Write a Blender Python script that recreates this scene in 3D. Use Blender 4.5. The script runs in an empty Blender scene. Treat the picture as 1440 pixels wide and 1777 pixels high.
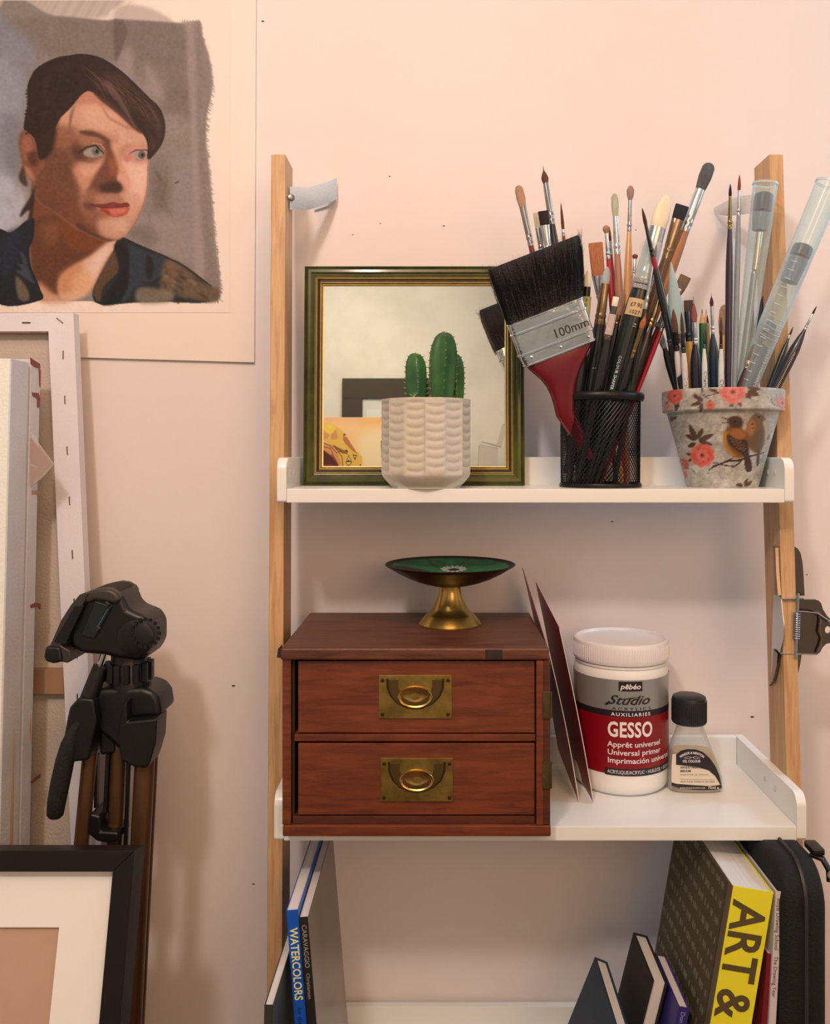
import bpy, bmesh, math, random
import numpy as np
from mathutils import Vector, Matrix
random.seed(3)
S = bpy.context.scene; COL = S.collection
# ------------------------------------------------------------------ camera, world, lights, exposure
H, VX, VY, F = 1.35, 765.0, 785.0, 1500.0      # eye height, vanishing point and focal length of the photograph (1440 x 1777)
cam = bpy.data.objects.new('camera', bpy.data.cameras.new('camera')); COL.objects.link(cam)
cam.location = (0, 0, H); cam.rotation_euler = (math.pi/2, 0, 0)
cam.data.sensor_fit = 'VERTICAL'; cam.data.sensor_height = 24; cam.data.lens = 24*F/1777
cam.data.shift_x = (720-VX)/1777; cam.data.shift_y = (VY-888.5)/1777
cam.data.clip_start = .02; S.camera = cam
S.view_settings.view_transform = 'Standard'; S.view_settings.look = 'None'; S.view_settings.gamma = 1
S.view_settings.exposure = 0.15; S.view_settings.use_curve_mapping = False
world = bpy.data.worlds.new('world'); S.world = world; world.use_nodes = True
world.node_tree.nodes['Background'].inputs[0].default_value = (1, .8, .6, 1); world.node_tree.nodes['Background'].inputs[1].default_value = .3
def area(name, loc, target, size, power, color, sizey=None):
    l = bpy.data.lights.new(name, 'AREA'); l.size = size; l.energy = power; l.color = color
    l.shape = 'RECTANGLE' if sizey else 'DISK'
    if sizey: l.size_y = sizey
    o = bpy.data.objects.new(name, l); COL.objects.link(o); o.location = loc
    o.rotation_euler = (Vector(target)-Vector(loc)).to_track_quat('-Z', 'Y').to_euler(); return o
area('lamp_light', (-.33, -.30, 2.25), (0, 1.04, 1.35), .13, 7.3, (1, .80, .70))
area('ceiling_light', (.0, -.15, 2.44), (.0, .1, 1.2), .7, 12, (1, .55, .27), .7)  # added soft warm fill from above, not a fitting in the room
area('room_lamp', (.75, -1.0, 1.75), (.25, 1.04, 1.15), .8, 8, (1, .52, .24), .8)  # added frontal fill to lift the wall between the trays, no lamp known here
area('window_light', (1.3, .84, 1.88), (.50, 1.0, 1.65), .3, 4.2, (.36, .74, 1.0), .45)
area('far_lamp', (-.35, -.95, 2.25), (-.35, -1.7, 1.55), .4, 5.2, (1, .76, .52), .4)  # added light to brighten the far wall seen in the mirror

# ------------------------------------------------------------------ helpers
def P(px, py, Y): return Vector(((px-VX)*Y/F, Y, H+(VY-py)*Y/F))
def lin(c): return [((v/255+.055)/1.055)**2.4 if v > 10.3 else v/255/12.92 for v in c]
WHITE = lin((250, 222, 194))
def D(c, k=.8): return [min(.95, a/b*k) for a, b in zip(lin(c), WHITE)]     # tone seen in the lamplight -> surface colour
def Darr(im):
    x = np.clip(im, 0, 255)/255; l = np.where(x > .04045, ((x+.055)/1.055)**2.4, x/12.92)
    return np.clip(l/np.array(WHITE)*.8, 0, .95)
MATS = {}
def M(name, c, rough=.5, metal=0., noise=0., nscale=30., stretch=(1, 1, 1), bump=0., bscale=60., spec=.5, raw=False, c2=None, coat=0., wood=False, vcol=False, trans=0., sheen=0., em=None):
    if name in MATS: return MATS[name]
    m = bpy.data.materials.new(name); m.use_nodes = True; nt = m.node_tree; N = nt.nodes; L = nt.links
    b = N['Principled BSDF']; col = (c if raw else D(c)) if c is not None else [1, 1, 1]
    b.inputs['Base Color'].default_value = (*col, 1); b.inputs['Roughness'].default_value = rough; b.inputs['Metallic'].default_value = metal
    b.inputs['Specular IOR Level'].default_value = spec; b.inputs['Coat Weight'].default_value = coat; b.inputs['Coat Roughness'].default_value = .15
    if sheen: b.inputs['Sheen Weight'].default_value = sheen
    tc = N.new('ShaderNodeTexCoord'); mp = N.new('ShaderNodeMapping'); mp.inputs['Scale'].default_value = stretch; L.new(tc.outputs['Object'], mp.inputs[0])
    src = None
    if vcol:
        at = N.new('ShaderNodeAttribute'); at.attribute_name = 'Col'; src = at.outputs['Color']; L.new(src, b.inputs['Base Color'])
    if noise or wood:
        n = N.new('ShaderNodeTexNoise'); n.inputs['Scale'].default_value = nscale; n.inputs['Detail'].default_value = 6; n.inputs['Roughness'].default_value = .6
        L.new(mp.outputs[0], n.inputs['Vector']); fac = n.outputs['Fac']
        if wood: n.inputs['Distortion'].default_value = .6
        r = N.new('ShaderNodeValToRGB'); L.new(fac, r.inputs[0])
        d2 = (c2 if raw else D(c2)) if c2 else [v*(1-noise) for v in col]
        r.color_ramp.elements[0].color = (*d2, 1); r.color_ramp.elements[1].color = (*col, 1)
        r.color_ramp.elements[0].position = .33; r.color_ramp.elements[1].position = .62
        if vcol:
            mx = N.new('ShaderNodeMix'); mx.data_type = 'RGBA'; mx.blend_type = 'MULTIPLY'; mx.inputs[0].default_value = 1
            L.new(src, mx.inputs[6]); L.new(r.outputs[0], mx.inputs[7]); L.new(mx.outputs[2], b.inputs['Base Color'])
        else: L.new(r.outputs[0], b.inputs['Base Color'])
    if bump:
        n2 = N.new('ShaderNodeTexNoise'); n2.inputs['Scale'].default_value = bscale; n2.inputs['Detail'].default_value = 5; L.new(mp.outputs[0], n2.inputs['Vector'])
        bp = N.new('ShaderNodeBump'); bp.inputs['Strength'].default_value = bump; bp.inputs['Distance'].default_value = .002
        L.new(n2.outputs['Fac'], bp.inputs['Height']); L.new(bp.outputs[0], b.inputs['Normal'])
    if trans:                                                       # thin clear plastic or glass wall
        o = N['Material Output']; t = N.new('ShaderNodeBsdfTransparent'); t.inputs[0].default_value = (*[min(1, .6+v*.5) for v in col], 1)
        fr = N.new('ShaderNodeLayerWeight'); fr.inputs[0].default_value = .25
        ma = N.new('ShaderNodeMath'); ma.operation = 'MULTIPLY_ADD'; ma.inputs[1].default_value = .7; ma.inputs[2].default_value = 1-trans; ma.use_clamp = True
        L.new(fr.outputs['Facing'], ma.inputs[0]); ms = N.new('ShaderNodeMixShader'); L.new(ma.outputs[0], ms.inputs[0]); L.new(t.outputs[0], ms.inputs[1]); L.new(b.outputs[0], ms.inputs[2]); L.new(ms.outputs[0], o.inputs[0])
    MATS[name] = m; return m
class MB:
    def __init__(s): s.v = []; s.f = []
    def add(s, vs, fs):
        k = len(s.v); s.v += [tuple(v) for v in vs]; s.f += [tuple(i+k for i in f) for f in fs]; return s
    def box(s, x0, x1, y0, y1, z0, z1):
        return s.add([(x0, y0, z0), (x1, y0, z0), (x1, y1, z0), (x0, y1, z0), (x0, y0, z1), (x1, y0, z1), (x1, y1, z1), (x0, y1, z1)],
                     [(0, 3, 2, 1), (4, 5, 6, 7), (0, 1, 5, 4), (1, 2, 6, 5), (2, 3, 7, 6), (3, 0, 4, 7)])
    def hexa(s, a, b):           # two matching 4-corner loops
        return s.add(list(a)+list(b), [(0, 1, 2, 3), (7, 6, 5, 4), (0, 4, 5, 1), (1, 5, 6, 2), (2, 6, 7, 3), (3, 7, 4, 0)])
    def prism(s, pts, vec):
        n = len(pts); vec = Vector(vec); a = [Vector(p) for p in pts]
        return s.add(a+[p+vec for p in a], [tuple(range(n)), tuple(range(2*n-1, n-1, -1))]+[(i, n+i, n+(i+1) % n, (i+1) % n) for i in range(n)])
    def loft(s, rings, cap=True):
        n = len(rings[0]); k = len(rings); vs = [v for r in rings for v in r]
        fs = [(j*n+i, j*n+(i+1) % n, (j+1)*n+(i+1) % n, (j+1)*n+i) for j in range(k-1) for i in range(n)]
        if cap: fs += [tuple(range(n-1, -1, -1)), tuple((k-1)*n+i for i in range(n))]
        return s.add(vs, fs)
    def lathe(s, prof, c, axis=(0, 0, 1), n=48, cap=True, flat=1., sup=2.):      # prof: (radius, height along axis)
        ax = Vector(axis).normalized(); c = Vector(c)
        u = Vector((1, 0, 0)) if abs(ax.x) < .9 else Vector((0, 1, 0)); u = (u-ax*u.dot(ax)).normalized(); w = ax.cross(u)
        R = []
        for r, h in prof:
            rg = []
            for i in range(n):
                a = 2*math.pi*i/n; ca, sa = math.cos(a), math.sin(a)
                if sup != 2: ca, sa = math.copysign(abs(ca)**(2/sup), ca), math.copysign(abs(sa)**(2/sup), sa)
                rg.append(c+ax*h+u*(r*ca)+w*(r*flat*sa))
            R.append(rg)
        return s.loft(R, cap)
    def tube(s, path, r, n=8, cap=True):
        path = [Vector(p) for p in path]; R = []; pu = None
        for i, p in enumerate(path):
            d = (path[min(i+1, len(path)-1)]-path[max(i-1, 0)]).normalized()
            u = pu-d*pu.dot(d) if pu is not None else d.orthogonal()
            u.normalize(); pu = u; w = d.cross(u); rr = r[i] if isinstance(r, (list, tuple)) else r
            R.append([p+(u*math.cos(2*math.pi*k/n)+w*math.sin(2*math.pi*k/n))*rr for k in range(n)])
        return s.loft(R, cap)
    def ellipsoid(s, c, rx, ry, rz, n=20, m=10):
        R = []
        for j in range(1, m):
            t = math.pi*j/m-math.pi/2
            R.append([(c[0]+rx*math.cos(t)*math.cos(2*math.pi*i/n), c[1]+ry*math.cos(t)*math.sin(2*math.pi*i/n), c[2]+rz*math.sin(t)) for i in range(n)])
        return s.loft(R)
OFF = {}
def obj(name, mb, mat, parent=None, smooth=35, bevel=0., label=None, kind=None, cols=None, seg=2):
    me = bpy.data.meshes.new(name); off = OFF.get(parent.name, Vector()) if parent else Vector()
    me.from_pydata([tuple(Vector(v)-off) for v in mb.v], [], mb.f)
    if bevel or cols is None:
        bm = bmesh.new(); bm.from_mesh(me)
        if cols is None: bmesh.ops.recalc_face_normals(bm, faces=bm.faces)
        if bevel:
            es = [e for e in bm.edges if len(e.link_faces) == 2 and e.calc_face_angle(0) > math.radians(28)]
            bmesh.ops.bevel(bm, geom=es, offset=bevel, segments=seg, profile=.5, affect='EDGES', clamp_overlap=True)
        bm.to_mesh(me); bm.free()
    if cols is not None:
        at = me.color_attributes.new('Col', 'FLOAT_COLOR', 'POINT'); a = np.ones((len(mb.v), 4), np.float32); a[:, :3] = cols; at.data.foreach_set('color', a.ravel())
    me.shade_smooth(); me.set_sharp_from_angle(angle=math.radians(smooth))
    me.materials.append(mat); o = bpy.data.objects.new(name, me); COL.objects.link(o)
    if parent: o.parent = parent; OFF[o.name] = off
    if bevel: wn = o.modifiers.new('even_shading', 'WEIGHTED_NORMAL'); wn.keep_sharp = True; wn.weight = 100
    if label: o['label'] = label
    if kind: o['kind'] = kind
    return o
def thing(name, label, cat, loc, group=None):
    o = bpy.data.objects.new(name, None); COL.objects.link(o); o.location = loc; o.empty_display_size = .02; OFF[o.name] = Vector(loc)
    o['label'] = label; o['category'] = cat
    if group: o['group'] = group
    return o
def solo(name, mb, mat, label, cat, group=None, **k):
    a = np.array(mb.v); c = Vector(((a[:, 0].min()+a[:, 0].max())/2, (a[:, 1].min()+a[:, 1].max())/2, a[:, 2].min()))
    mb.v = [tuple(Vector(v)-c) for v in mb.v]; o = obj(name, mb, mat, None, **k); o.location = c; OFF[o.name] = c
    o['label'] = label; o['category'] = cat
    if group: o['group'] = group
    return o
def struct(name, mb, mat, parent=None): o = obj(name, mb, mat, parent); o['kind'] = 'structure'; return o
def text_mb(txt, size, fn, sx=1., bold=0., align='LEFT', shear=0., spacing=1., res=3):
    cu = bpy.data.curves.new('lettering', 'FONT'); cu.body = txt; cu.size = size; cu.offset = bold; cu.align_x = align; cu.shear = shear; cu.space_character = spacing; cu.resolution_u = res
    o = bpy.data.objects.new('lettering', cu); COL.objects.link(o); dg = bpy.context.evaluated_depsgraph_get(); dg.update()
    me = bpy.data.meshes.new_from_object(o.evaluated_get(dg)); mb = MB(); mb.add([fn(v.co.x*sx, v.co.y) for v in me.vertices], [tuple(p.vertices) for p in me.polygons])
    bpy.data.objects.remove(o); bpy.data.meshes.remove(me); bpy.data.curves.remove(cu); return mb
def plane_fn(o, u, v): o, u, v = Vector(o), Vector(u).normalized(), Vector(v).normalized(); return lambda x, y: o+u*x+v*y
def grid_mb(im, fn, flip=False):
    h, w = im.shape[:2]; mb = MB(); mb.v = [tuple(fn((i+.5)/w, (j+.5)/h)) for j in range(h) for i in range(w)]
    mb.f = [(j*w+i, (j+1)*w+i, (j+1)*w+i+1, j*w+i+1) for j in range(h-1) for i in range(w-1)]
    return mb, Darr(im.reshape(-1, 3))
print_mat = M('painted_print', None, .55, vcol=True, spec=.3)
# ---------------------------------------------------------------- flat print rasteriser (colours of printed / painted surfaces)
def crom(P, n=6):
    P = [np.array(p, float) for p in P]; out = []
    N = len(P)
    for i in range(N):
        a, b, c, d = P[i-1], P[i], P[(i+1) % N], P[(i+2) % N]
        for k in range(n):
            t = k/n
            out.append(0.5*((2*b)+(c-a)*t+(2*a-5*b+4*c-d)*t*t+(3*b-a-3*c+d)*t**3))
    return out
class Raster:
    def __init__(s, w, h, cell, col):
        s.c = cell; s.W = int(round(w/cell)); s.H = int(round(h/cell))
        s.im = np.empty((s.H, s.W, 3)); s.im[:] = col
        s.rng = np.random.RandomState(7)
        yy, xx = np.mgrid[0:s.H, 0:s.W]; s.x = (xx+.5)*cell; s.y = (yy+.5)*cell
    def blur(s, m, r):
        r = int(round(r/s.c))
        if r < 1: return m
        for _ in range(2):
            for ax in (0, 1):
                p = np.pad(m, [(r, r) if a == ax else (0, 0) for a in (0, 1)], mode='edge')
                cs = np.cumsum(np.insert(p, 0, 0, axis=ax), axis=ax)
                n = 2*r+1
                m = (np.take(cs, range(n, cs.shape[ax]), axis=ax)-np.take(cs, range(0, cs.shape[ax]-n), axis=ax))/n
        return m
    def fill(s, P, col, a=1., b=0, sm=True, within=None):
        P = np.array(crom(P) if sm else P, float)
        pad = 2*b+2*s.c
        x0, x1 = [int(np.clip(v/s.c, 0, s.W)) for v in (P[:, 0].min()-pad, P[:, 0].max()+pad+s.c)]
        y0, y1 = [int(np.clip(v/s.c, 0, s.H)) for v in (P[:, 1].min()-pad, P[:, 1].max()+pad+s.c)]
        full = np.zeros((s.H, s.W))
        if x1 <= x0 or y1 <= y0: return full
        sl = (slice(y0, y1), slice(x0, x1)); acc = np.zeros((y1-y0, x1-x0))
        for ox, oy in ((-.25, -.25), (.25, -.25), (-.25, .25), (.25, .25)):
            X = s.x[y0, x0:x1]+ox*s.c; Y = s.y[y0:y1, x0]+oy*s.c; ins = np.zeros(acc.shape, bool)
            for i in range(len(P)):
                xa, ya = P[i-1]; xb, yb = P[i]
                if ya == yb: continue
                rows = np.nonzero((ya > Y) != (yb > Y))[0]
                if len(rows): ins[rows] ^= X[None, :] < ((xb-xa)*(Y[rows]-ya)/(yb-ya)+xa)[:, None]
            acc += ins
        m = s.blur(acc/4, b)*a
        if within is not None: m = m*within[sl]
        s.im[sl] += (np.array(col, float)-s.im[sl])*m[..., None]
        full[sl] = m
        return full
    def line(s, P, w, col, a=1., b=0):
        L = []; R = []; P = [np.array(p, float) for p in P]
        for i, p in enumerate(P):
            d = P[min(i+1, len(P)-1)]-P[max(i-1, 0)]; d /= (np.hypot(*d)+1e-9); n = np.array([-d[1], d[0]])
            ww = (w[i] if isinstance(w, (list, tuple)) else w)/2
            L.append(p+n*ww); R.append(p-n*ww)
        return s.fill(L+R[::-1], col, a, b, sm=False)
    def ell(s, cx, cy, rx, ry, col, a=1., b=0, rot=0):
        t = np.linspace(0, 2*np.pi, 20, endpoint=False); c, q = np.cos(rot), np.sin(rot)
        return s.fill([(cx+rx*np.cos(u)*c-ry*np.sin(u)*q, cy+rx*np.cos(u)*q+ry*np.sin(u)*c) for u in t], col, a, b, sm=False)
def portrait():
    paper = (253, 221, 192)
    r = Raster(1252, 1700, 4, paper)
    rng = r.rng
    # washed upper streaks
    r.fill([(-20, -20), (640, -20), (600, 60), (520, 100), (-20, 110)], (170, 148, 130), .8, 10)
    for i in range(26):
        x = 130+i*22+rng.rand()*14
        r.line([(x+60, -10), (x+20, 55), (x-10, 108)], 8+rng.rand()*10, (225, 196, 170) if i % 3 else (190, 165, 145), .35, 3)
    r.fill([(640, 40), (760, 30), (870, 70), (930, 130), (640, 130)], (190, 164, 144), .8, 8)
    edge = [(1085, 118), (1100, 200), (1140, 330), (1155, 470), (1125, 620), (1118, 760), (1135, 900), (1150, 1060), (1165, 1250), (1180, 1400), (1198, 1580), (1150, 1640)]
    bg = r.fill([(-20, 95), (300, 88), (560, 110), (640, 105), (900, 120), (1000, 125)]+edge+[(900, 1640), (-20, 1630)], (141, 122, 108), 1, 3)
    for i in range(150):     # ragged right edge of the paint
        y = 120+rng.rand()*1500; x = np.interp(y, [p[1] for p in edge[:-1]], [p[0] for p in edge[:-1]])
        r.line([(x-30, y), (x+6+rng.rand()*12, y+20+rng.rand()*30)], 5, (150, 128, 112), .6, 0)
    for i in range(30):
        x = 990+rng.rand()*100; r.line([(x, 105+rng.rand()*14), (x+3, 170)], 4, (165, 142, 124), .7, 0)
    # background patches
    P = [([(60, 110), (620, 110), (610, 350), (300, 300), (60, 240)], (126, 108, 92), .8, 14),
         ([(-20, 120), (60, 140), (200, 270), (160, 420), (100, 640), (120, 900), (60, 1100), (-20, 1200)], (138, 131, 128), .9, 22),
         ([(-20, 330), (90, 380), (130, 560), (60, 800), (-20, 900)], (155, 149, 148), .8, 30),
         ([(-20, 950), (100, 1000), (150, 1100), (110, 1230), (-20, 1265)], (186, 178, 174), .9, 22),
         ([(10, 640), (110, 640), (100, 900), (20, 860)], (112, 103, 98), .5, 25),
         ([(640, 110), (1000, 140), (1030, 400), (1040, 560), (880, 500), (760, 420), (700, 300), (640, 250)], (122, 102, 90), .8, 16),
         ([(690, 250), (720, 300), (700, 420), (640, 370)], (158, 136, 122), .8, 16),
         ([(780, 330), (860, 420), (900, 560), (800, 470)], (166, 142, 126), .7, 20),
         ([(880, 520), (1040, 480), (1060, 700), (900, 640)], (120, 98, 82), .7, 24),
         ([(900, 620), (1060, 690), (1060, 900), (880, 860)], (150, 128, 112), .8, 20),
         ([(830, 820), (1060, 720), (1070, 1000), (860, 1100)], (140, 120, 100), .8, 24),
         ([(830, 880), (930, 960), (900, 1180), (820, 1220)], (112, 92, 76), .7, 22),
         ([(930, 880), (1060, 860), (1075, 1180), (960, 1180)], (148, 128, 118), .8, 22),
         ([(740, 1200), (900, 1150), (1080, 1250), (1100, 1420), (900, 1380), (720, 1300)], (152, 130, 118), .9, 20),
         ([(690, 1260), (800, 1220), (860, 1290), (800, 1340)], (116, 98, 86), .7, 14),
         ([(620, 100), (660, 100), (690, 170), (670, 240), (625, 330)], (104, 84, 74), .8, 4),
         ([(1010, 160), (1060, 200), (1075, 900), (1110, 1500), (1060, 1480), (1050, 1000)], (166, 140, 124), .7, 10),
         ([(1060, 160), (1110, 200), (1140, 600), (1110, 900), (1150, 1300), (1190, 1560), (1120, 1500)], (134, 110, 96), .6, 8)]
    for p, c, a, b in P: r.fill(p, c, a, b, within=bg)
    for i in range(110):     # loose brush strokes
        x = rng.rand()*1120; y = 120+rng.rand()*1200; d = rng.rand()*1.4+.6
        k = rng.randint(-16, 17); c = np.array([142, 122, 110])+k
        r.line([(x, y), (x+50*np.cos(d), y+90*np.sin(d))], 14+rng.rand()*22, c, .22, 8)
    r.line([(840, 930), (900, 1010), (880, 1080)], 6, (92, 70, 56), .7, 3); r.line([(880, 1080), (940, 1180)], 5, (110, 84, 66), .7, 3)
    r.line([(950, 995), (972, 985)], 7, (60, 45, 38), .9)
    r.line([(1180, 1350), (1192, 1500)], 3, (120, 95, 80), .8)
    # ragged lower band of jacket wash
    for i in range(70):
        x = 760+rng.rand()*430; r.line([(x, 1560), (x+6, 1625+rng.rand()*26)], 5, (120, 92, 70), .8)
    # bottom paper again, below the paint
    r.fill([(-20, 1632), (500, 1636), (560, 1660), (740, 1645), (930, 1640), (930, 1720), (-20, 1720)], paper, 1, 2, sm=False)
    # neck
    r.fill([(190, 900), (160, 1300), (200, 1540), (300, 1600), (520, 1560), (650, 1300), (640, 1240), (300, 1100)], (120, 66, 38), 1, 5)
    r.fill([(170, 1200), (330, 1180), (560, 1310), (480, 1390), (330, 1480), (310, 1600), (200, 1540), (165, 1350)], (98, 55, 32), 1, 8)
    r.fill([(330, 1190), (470, 1270), (600, 1310), (500, 1370), (360, 1330)], (120, 60, 30), .9, 10)
    r.fill([(230, 1210), (320, 1210), (300, 1330), (230, 1300)], (140, 82, 50), .6, 20)
    r.fill([(620, 1290), (640, 1330), (560, 1440), (500, 1570), (380, 1640), (320, 1600), (330, 1500), (440, 1420), (520, 1370)], (226, 170, 136), 1, 6)
    r.fill([(330, 1490), (440, 1430), (430, 1560), (330, 1600)], (196, 118, 68), .7, 18)
    r.fill([(520, 1380), (600, 1330), (560, 1450), (480, 1530)], (238, 192, 164), .8, 14)
    r.fill([(205, 1530), (300, 1600), (380, 1640), (220, 1640)], (214, 150, 110), .9, 12)
    r.fill([(400, 1500), (500, 1480), (500, 1570), (400, 1620)], (228, 164, 116), .8, 14)
    # jacket left
    r.fill([(-20, 1270), (60, 1262), (140, 1200), (185, 1190), (180, 1300), (160, 1350), (170, 1450), (215, 1560), (218, 1632), (-20, 1636)], (27, 30, 34), 1, 2)
    r.fill([(20, 1290), (120, 1250), (90, 1400), (20, 1500)], (34, 42, 52), .8, 16)
    r.fill([(85, 1500), (130, 1540), (160, 1600), (150, 1634), (100, 1620)], (112, 90, 68), .95, 3)
    r.fill([(105, 1365), (135, 1390), (160, 1480), (190, 1540), (120, 1500), (85, 1470), (120, 1465), (90, 1430), (125, 1430)], (62, 64, 70), .95, 3)
    # jacket right
    r.fill([(640, 1290), (675, 1290), (760, 1330), (900, 1390), (1000, 1440), (1120, 1530), (1150, 1560), (1130, 1640), (900, 1640), (740, 1642), (560, 1655), (505, 1620), (520, 1540), (600, 1400), (625, 1330)], (34, 34, 36), 1, 2)
    r.fill([(505, 1600), (520, 1540), (620, 1360), (650, 1420), (640, 1480), (560, 1560), (545, 1640)], (92, 62, 42), 1, 4)
    r.fill([(690, 1330), (800, 1370), (910, 1400), (870, 1500), (740, 1560), (700, 1620), (660, 1640), (700, 1500)], (44, 50, 58), .95, 5)
    r.fill([(800, 1380), (835, 1440), (815, 1520), (790, 1470)], (20, 20, 22), .9, 3)
    r.fill([(620, 1330), (690, 1340), (700, 1440), (690, 1560), (640, 1645), (550, 1650), (600, 1560), (650, 1470)], (18, 20, 23), 1, 4)
    r.fill([(900, 1410), (1000, 1450), (1100, 1530), (1190, 1580), (1150, 1640), (930, 1600), (870, 1580)], (106, 82, 58), 1, 6)
    for i in range(40):
        x = 880+rng.rand()*250; y = 1440+rng.rand()*170
        if y < 1400+(x-880)*.62: continue
        c = [(64, 46, 34), (140, 114, 84), (90, 70, 52), (44, 34, 30)][i % 4]
        r.line([(x, y), (x+20+rng.rand()*40, y+14+rng.rand()*26)], 14, c, .7, 3)
    r.fill([(760, 1560), (930, 1590), (920, 1640), (750, 1644)], (140, 118, 92), .8, 6)
    r.fill([(905, 1440), (950, 1440), (960, 1500), (920, 1530)], (120, 82, 60), .8, 5)
    r.line([(680, 1310), (900, 1395), (1000, 1445), (1130, 1540)], 7, (40, 26, 24), .8, 2)
    # face
    face = r.fill([(270, 600), (340, 560), (460, 480), (600, 560), (760, 690), (795, 780), (802, 900), (800, 1010), (780, 1110), (740, 1200), (680, 1280), (600, 1310), (520, 1290), (400, 1230), (300, 1150), (200, 1080), (180, 980), (170, 860), (200, 760)], (196, 132, 98), 1, 3)
    F = [([(170, 850), (300, 700), (360, 740), (420, 900), (440, 1080), (420, 1240), (300, 1160), (190, 1080)], (112, 66, 44), 1, 22),
         ([(200, 1000), (330, 1030), (440, 1130), (560, 1240), (640, 1310), (520, 1300), (380, 1230), (250, 1180), (190, 1100)], (118, 66, 42), 1, 20),
         ([(190, 1060), (330, 1100), (300, 1180), (200, 1150)], (104, 62, 42), .9, 20),
         ([(340, 560), (470, 500), (600, 570), (700, 690), (690, 760), (560, 720), (420, 700), (330, 690)], (212, 148, 112), 1, 16),
         ([(430, 590), (540, 560), (640, 650), (640, 710), (500, 690)], (224, 162, 128), .9, 18),
         ([(400, 560), (450, 500), (540, 530), (600, 600), (520, 560), (440, 570)], (190, 118, 84), .7, 10),
         ([(300, 690), (420, 700), (380, 800), (300, 800)], (150, 92, 62), .9, 18),
         ([(640, 690), (790, 740), (795, 790), (700, 780), (640, 800)], (216, 158, 126), .8, 10),
         ([(660, 860), (800, 880), (800, 1010), (770, 1110), (700, 1100), (690, 1000)], (232, 170, 140), 1, 12),
         ([(720, 900), (795, 900), (790, 1010), (740, 1060)], (238, 182, 152), .9, 14),
         ([(420, 890), (560, 870), (520, 960), (480, 1060), (440, 1010), (400, 940)], (206, 136, 100), 1, 12),
         ([(440, 900), (540, 890), (500, 960), (450, 950)], (222, 158, 122), .8, 10),
         ([(540, 740), (620, 780), (650, 880), (640, 980), (670, 1020), (560, 1060), (480, 1050), (500, 980), (560, 880), (570, 820)], (116, 66, 44), 1, 10),
         ([(590, 860), (630, 870), (640, 950), (600, 950)], (160, 84, 48), .8, 8),
         ([(600, 780), (640, 780), (660, 880), (690, 960), (695, 1010), (650, 980), (640, 900)], (214, 148, 112), 1, 6),
         ([(640, 950), (690, 950), (700, 1000), (670, 1030), (645, 1000)], (224, 152, 118), 1, 5),
         ([(560, 1000), (640, 985), (668, 1022), (640, 1050), (570, 1045), (540, 1020)], (72, 40, 30), 1, 6),
         ([(480, 1020), (560, 1050), (640, 1060), (650, 1100), (520, 1110), (440, 1120)], (150, 92, 66), .9, 10),
         ([(520, 1060), (640, 1060), (640, 1095), (540, 1100)], (190, 130, 100), .7, 8),
         ([(660, 1050), (760, 1060), (740, 1160), (700, 1200), (700, 1110)], (216, 152, 122), .9, 10),
         ([(440, 1110), (520, 1130), (600, 1190), (560, 1260), (460, 1190)], (140, 84, 58), .9, 12),
         ([(540, 1190), (660, 1180), (720, 1180), (690, 1270), (600, 1300), (540, 1260)], (202, 142, 110), 1, 12),
         ([(600, 1200), (690, 1190), (680, 1250), (620, 1260)], (222, 166, 134), .7, 12),
         ([(420, 1210), (560, 1290), (640, 1306), (560, 1316), (440, 1260)], (86, 48, 32), .9, 5)]
    for p, c, a, b in F: r.fill(p, c, a, b, within=face)
    # ear
    r.fill([(100, 760), (130, 705), (190, 720), (230, 800), (240, 900), (200, 960), (180, 990), (130, 930), (110, 840)], (132, 78, 54), 1, 4)
    r.fill([(125, 760), (160, 740), (180, 800), (160, 880), (130, 850)], (164, 96, 68), .9, 10)
    r.fill([(150, 830), (200, 830), (200, 900), (160, 890)], (84, 44, 30), .9, 8)
    r.fill([(125, 900), (170, 930), (185, 985), (150, 950)], (196, 130, 100), .8, 6)
    # eye sockets, brows, eyes
    r.fill([(380, 770), (470, 720), (560, 740), (575, 820), (540, 880), (450, 885), (390, 850)], (128, 76, 54), .9, 14); r.fill([(385, 800), (450, 800), (470, 860), (410, 870)], (84, 46, 34), .8, 12)
    r.fill([(430, 740), (520, 730), (560, 770), (450, 790)], (172, 112, 80), .8, 8)
    r.fill([(430, 712), (500, 712), (570, 745), (590, 775), (540, 750), (450, 730)], (92, 54, 38), .9, 5)
    r.fill([(700, 800), (760, 770), (800, 790), (800, 880), (730, 890), (680, 850)], (204, 142, 116), .8, 8)
    r.fill([(420, 880), (500, 890), (560, 850), (540, 900), (460, 905)], (212, 148, 116), .8, 7)
    r.fill([(455, 825), (490, 800), (530, 795), (560, 830), (550, 848), (500, 858), (460, 845)], (166, 144, 122), 1, 3)
    r.ell(522, 822, 22, 23, (98, 92, 78), 1, 3); r.ell(526, 822, 9, 11, (20, 20, 20), 1, 1); r.ell(516, 816, 3, 3, (210, 204, 190), 1)
    r.line([(425, 832), (470, 800), (520, 790), (565, 836)], [4, 11, 12, 6], (54, 30, 24), .95, 1)
    r.line([(455, 848), (500, 862), (555, 852)], 4, (120, 70, 54), .8, 1)
    r.line([(470, 880), (540, 885)], 4, (120, 74, 54), .5, 3)
    r.line([(500, 778), (545, 782), (570, 812)], 4, (232, 176, 140), .8, 2)
    r.fill([(722, 842), (750, 826), (800, 826), (800, 850), (770, 860), (735, 856)], (168, 144, 120), 1, 3)
    r.ell(770, 842, 20, 22, (98, 90, 72), 1, 2); r.ell(774, 842, 8, 10, (24, 20, 20), 1, 1)
    r.line([(700, 836), (740, 815), (800, 815)], [3, 7, 7], (60, 34, 28), .95, 1)
    r.line([(735, 866), (770, 872), (800, 860)], 4, (140, 84, 66), .8, 1)
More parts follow.
